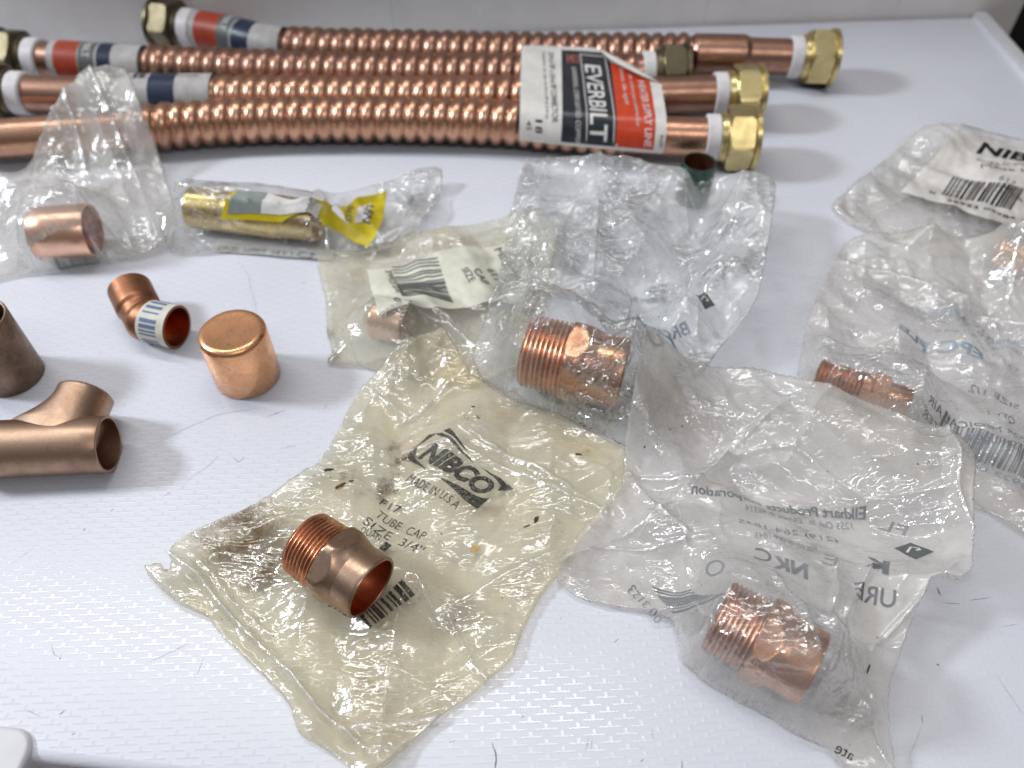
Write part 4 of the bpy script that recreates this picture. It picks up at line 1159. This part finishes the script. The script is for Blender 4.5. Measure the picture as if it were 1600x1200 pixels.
b8 = bag('plastic_bag', 'b8', [(690,524,.5),(712,542,.6),(735,588,.3),(790,622,.2),(850,640,.25),(915,672,.25),(976,706,.3),(972,765,.4),(945,802,.35),(912,845,.15),(880,890,.1),(845,935,.1),(820,980,.1),(797,1035,.15),(768,1062,.15),(735,1090,.15),(690,1118,.2),(650,1155,.2),(600,1200,.3),(570,1212,.3),(520,1180,.15),(470,1150,.15),(452,1100,.2),(425,1070,.15),(395,1040,.15),(345,992,.2),(325,965,.15),(290,950,.2),(262,932,.2),(240,910,.3),(225,885,.5),(252,881,.5),(262,897,.3),(272,888,.3),(266,862,.5),(285,840,.6),(340,815,.5),(400,788,.4),(455,752,.3),(495,728,.3),(515,700,.3),(532,668,.35),(556,620,.4),(590,583,.45),(640,550,.5)],
    [], 'bag_yellow', 'yellowed grimy bag lying flat in front, a copper adapter resting on it', 68, .75,
    [([(270,872),(310,900),(345,945),(400,1000),(460,1060),(500,1110),(535,1140),(570,1170)], .32, .10), ([(300,865),(330,895),(360,935),(420,990)], .14, .08), ([(620,700),(700,690),(800,735),(940,800)], .12, .10), ([(720,670),(850,740),(945,800)], .10, .08), ([(535,1140),(620,1130),(690,1118)], .14, .08), ([(700,960),(740,1040),(770,1070)], .12, .07), ([(650,900),(680,960),(780,900),(870,860)], .09, .08), ([(560,600),(640,650),(700,600)], .1, .1), ([(540,690),(620,690),(680,640)], .08, .08), ([(640,560),(560,650)], .1, .15)], grav=.0008, ragged=.05, panels=[[(228,887),(262,899),(330,945),(450,1060),(560,1165),(598,1196),(520,1178),(395,1040),(290,950)],[(592,585),(690,527),(733,588),(620,660)],[(535,1140),(688,1118),(600,1198)],[(720,670),(974,707),(945,800)]], pz=.3, bellows=.16)
H8 = BAGH['b8']
def T8(s, p, q, h, **kw): return put_text(b8, H8, s, p, q, h, kw.pop('mat', M['ink_worn']), .4, **kw)
# emblem: lettering in a lozenge of tapering strokes
e = Surf(H8, (642, 738), (760, 800), .4, .025); ux_ = e.L
fe = Surf(H8, (650, 726), (762, 778), .4, .025)
T8('NIBCO', (653,715), (757,777), .86, shear=.30, bold=.05)
polys = [[(-.45,.15),(-.35,1.25),(-.05,1.55),(-.15,1.15)], [(-.1,1.45),(.1,1.62),(1.9,1.22),(2.1,1.10),(1.0,1.28)], [(-.5,-.1),(-.28,-.3),(.9,-.42),(-.1,-.1),(-.32,.4)],
         [(2.35,1.18),(3.3,1.3),(4.05,1.15),(3.55,.65),(3.50,1.0),(3.15,1.12)], [(1.4,-.42),(2.4,-.62),(3.5,-.75),(3.55,.05),(3.3,-.12),(2.4,-.28)], [(.1,1.75),(.3,1.95),(1.5,1.45),(1.6,1.40),(.5,1.62)]]
fe = Surf(H8, (653,715), (757,777), .4, .025)
for p in polys: finish_print('printed_emblem', poly_bm([[(x*fe.L/3.35, y*.92) for x, y in p]]), fe, M['ink_worn'], b8, .12)
T8('MADE IN U.S.A', (634,752), (712,797), .42)
T8('F17', (592,788), (622,803), .36)
T8('TUBE  CAP', (585,806), (660,845), .40)
T8('SIZE  3/4"', (566,818), (656,868), .40)
T8('QUAN', (562,832), (592,846), .28)
T8('1', (592,858), (601,863), .42)
fb = put_bars(b8, H8, (560,962), (628,905), .8, M['ink_worn'], .3, True, 9, 16, .03)
T8('0 39923 08', (500,940), (566,972), .28)
# dried flakes stuck to the bag
def flake(parent, H, px, py, L_, w_, ang, mat, seed):
    rg = random.Random(seed); x0, y0 = XY(px, py, .3); pts = []
    for k in range(14):
        a = 2*math.pi*k/14; r = rg.uniform(.55, 1.1); X_ = L_*math.cos(a)*r; Y_ = w_*math.sin(a)*r
        pts.append((x0+X_*math.cos(ang)-Y_*math.sin(ang), y0+X_*math.sin(ang)+Y_*math.cos(ang)))
    return finish_print('dirt_flake', poly_bm([pts]), lambda x, y: (x, y, hsample(H, x, y)+.03+.02*rg.random()), mat, parent, .08)
for (px, py, a, b, an) in ((514,736,.26,.10,.3),(533,764,.3,.14,.6),(550,757,.13,.06,.1),(838,815,.22,.10,1.1),(822,824,.16,.05,.3),(903,716,.22,.07,.0),(740,645,.12,.06,-.3),(748,662,.1,.05,-.8),(327,846,.06,.03,.5),(690,838,.04,.04,0)):
    flake(b8, H8, px, py, a, b, an, M['dirt'], int(px))
flake(b8, H8, 742, 858, .22, .13, .1, flat_mat('amber_residue', (.62, .42, .12), .5), 5)

f0_, f1_ = P3(476, 846, 1.62), P3(581, 919, 1.50)
adapter(f0_, f1_, 'brown threaded copper adapter lying bare on the grimy yellowed bag', 1.0, roll=.62)

b4 = bag('plastic_bag', 'b4', [(822,253,.9),(870,249,1.1),(930,252,1.4),(1010,264,1.9),(1065,273,2.0),(1120,279,2.0),(1210,291,2.4),(1203,350,2.4),(1195,410,2.4),(1183,466,2.6),(1152,512,2.0),(1125,545,1.5),(1098,584,1.2),(1040,630,.6),(984,704,.3),(945,682,.25),(886,659,.25),(815,634,.25),(764,612,.25),(738,565,.25),(762,505,.4),(775,460,.5),(785,400,.6),(805,310,.8)],
    it4, 'bag_clear', 'clear crackled bag in the middle holding the largest adapter', 77, 1.35,
    [([(795,350),(870,352),(930,370),(1020,385),(1100,410),(1182,428)], .35, .10), ([(935,260),(930,370),(925,440)], .18, .09), ([(765,500),(840,495),(905,480),(945,560),(975,520),(985,460)], .26, .09), ([(1100,410),(1160,300)], .22, .10), ([(1075,420),(1080,560)], .15, .12), ([(1010,560),(1080,470),(1182,430)], .15, .12), ([(760,510),(800,420)], .15, .1), ([(860,260),(800,380)], .15, .12)], grav=.0005, panels=[[(868,300),(935,264),(942,400),(925,440),(872,440)],[(1030,268),(1130,282),(1209,292),(1205,345),(1120,350),(1035,330)],[(1160,312),(1202,300),(1184,460),(1110,425)],[(975,560),(1080,470),(1180,432),(1100,580)]], pz=2.0, bellows=.55)
H4 = BAGH['b4']
put_text(b4, H4, 'Elkhart Products', (1040,470), (950,445), .38, M['ink_blue'], 2.0, True)
put_text(b4, H4, 'Corporation', (908,430), (875,412), .34, M['ink_blue'], 2.0, True)
put_text(b4, H4, '1255 Oak St.', (1040,490), (950,470), .26, M['ink_blue'], 2.0, True)
put_text(b4, H4, 'BRONZE', (1080,520), (990,500), .55, M['ink_blue'], 2.0, True, 0, .02)
put_text(b4, H4, '10', (1060,552), (1016,545), .6, M['ink_blue'], 2.0, True)
def diamond(parent, H, px, py, s, mat, z, ang=0.0):
    x0, y0 = XY(px, py, z)
    def q(a, b): return (x0+s*(a*math.cos(ang)-b*math.sin(ang)), y0+s*(a*math.sin(ang)+b*math.cos(ang)))
    d = finish_print('printed_emblem', poly_bm([[q(-1, 0), q(0, -.9), q(1, 0), q(0, .9)]]), lambda x, y: (x, y, hsample(H, x, y)+.025), mat, parent, .1)
    for pts in ([(-.45,-.3),(-.3,-.3),(.0,.4),(-.12,.4)], [(.0,.4),(.35,.3),(.4,.05),(.1,-.05),(.12,.1),(.25,.12),(.22,.24),(.0,.28)]):
        finish_print('printed_emblem_letter', poly_bm([[q(a, b) for a, b in pts]]), lambda x, y: (x, y, hsample(H, x, y)+.04), M['ink_white'], d, .1)
diamond(b4, H4, 1103, 461, .55, M['ink_dark'], 2.4, -.1)

b7 = bag('plastic_bag', 'b7', [(1000,571,.9),(1060,573,1.3),(1120,577,1.5),(1200,588,1.5),(1290,603,1.7),(1342,627,1.8),(1430,660,1.8),(1498,688,1.8),(1515,720,1.9),(1517,800,2.0),(1519,885,2.2),(1500,905,2.2),(1452,908,1.6),(1430,950,1.2),(1408,1015,1.0),(1392,1060,.9),(1384,1110,.6),(1392,1160,.4),(1400,1215,.4),(1340,1225,.2),(1290,1172,.15),(1240,1150,.15),(1200,1122,.15),(1142,1095,.15),(1094,1062,.2),(1064,1030,.25),(1060,995,.3),(1046,966,.3),(1000,955,.2),(950,948,.2),(905,935,.2),(872,908,.35),(874,878,.4),(905,840,.3),(938,800,.35),(970,760,.5),(974,735,.6),(975,690,.5),(985,635,.6)],
    it7, 'bag_milky', 'large milky bag in front at right with reversed lettering, wrapping a threaded adapter', 83, .78,
    [([(975,750),(1060,760),(1080,770),(1130,720)], .25, .08), ([(980,745),(1020,800),(1065,850)], .22, .08), ([(872,885),(940,865),(1050,865),(1100,860)], .25, .08), ([(1130,720),(1000,830),(920,870)], .2, .08), ([(1345,905),(1300,990),(1280,1080)], .30, .08), ([(1290,900),(1285,960),(1260,1030)], .28, .09), ([(1180,950),(1215,1010),(1230,1080)], .3, .1), ([(1450,700),(1462,800),(1500,900)], .35, .12), ([(1470,905),(1380,1000),(1350,1030)], .2, .08), ([(1330,1120),(1370,1180),(1400,1215)], .3, .1), ([(1060,860),(1075,960),(1090,1030)], .18, .1), ([(1130,590),(1240,640),(1130,720)], .15, .15), ([(1120,720),(1230,715),(1350,790),(1450,800)], .18, .12), ([(1200,930),(1280,910),(1400,900)], .12, .12), ([(1315,1040),(1350,1120),(1310,1150)], .25, .1)], grav=.0004, panels=[[(978,747),(1080,770),(1130,718),(1000,830),(940,802)],[(1060,770),(1130,716),(1125,850),(1090,880),(1065,850)],[(876,882),(1095,862),(1090,925),(980,945)],[(1452,692),(1500,702),(1515,888),(1470,900)],[(1345,905),(1450,910),(1400,1010),(1320,1000)],[(1130,590),(1290,606),(1230,715),(1130,716)]], pz=1.2, bellows=.55)
H7 = BAGH['b7']
def T7(s, p, q, h, mat='ink_print', z=1.7, **kw): return put_text(b7, H7, s, p, q, h, M[mat], z, True, **kw)
T7('Elkhart Products Corporation', (1352,812), (1080,772), .44, bold=.02, mat='ink_print_dark')
T7('1255 Oak St.  Elkhart, In 46514', (1332,828), (1165,798), .32)
T7('(219) 264-1845', (1310,848), (1155,818), .30)
T7('Fax (219) 264-1845', (1278,862), (1180,842), .32)
T7('C', (1205,880), (1178,872), .75, mat='ink_print_dark')
T7('NK', (1262,905), (1208,886), .8, mat='ink_print', bold=.04)
T7('E', (1306,885), (1284,880), .6)
T7('K', (1388,898), (1350,884), .75, mat='ink_print_dark', bold=.05)
T7('URE', (1398,950), (1338,928), .62, mat='ink_print_dark', bold=.01)
T7('FL', (1413,838), (1372,826), .35)
diamond(b7, H7, 1446, 836, .62, M['ink_dark'], 2.2, -.35)
put_bars(b7, H7, (1018,916), (1052,962), 1.35, M['ink_grey'], .5, False, 44, 18, .03, up=(1062,926))
T7('00 3123', (1035,968), (990,912), .32, z=.5, up=(1023,978))
T7('O', (1112,905), (1098,885), .5, z=1.0)
T7('ate', (1330,1190), (1302,1176), .3, z=.3, mat='ink')
flake(b7, H7, 1342, 1062, .28, .05, 1.0, M['dirt'], 7)
for (px, py) in ((1060,690),(1285,752),(1405,768),(1040,700),(1002,722)): flake(b7, H7, px, py, .05, .035, .4, M['dirt'], px)
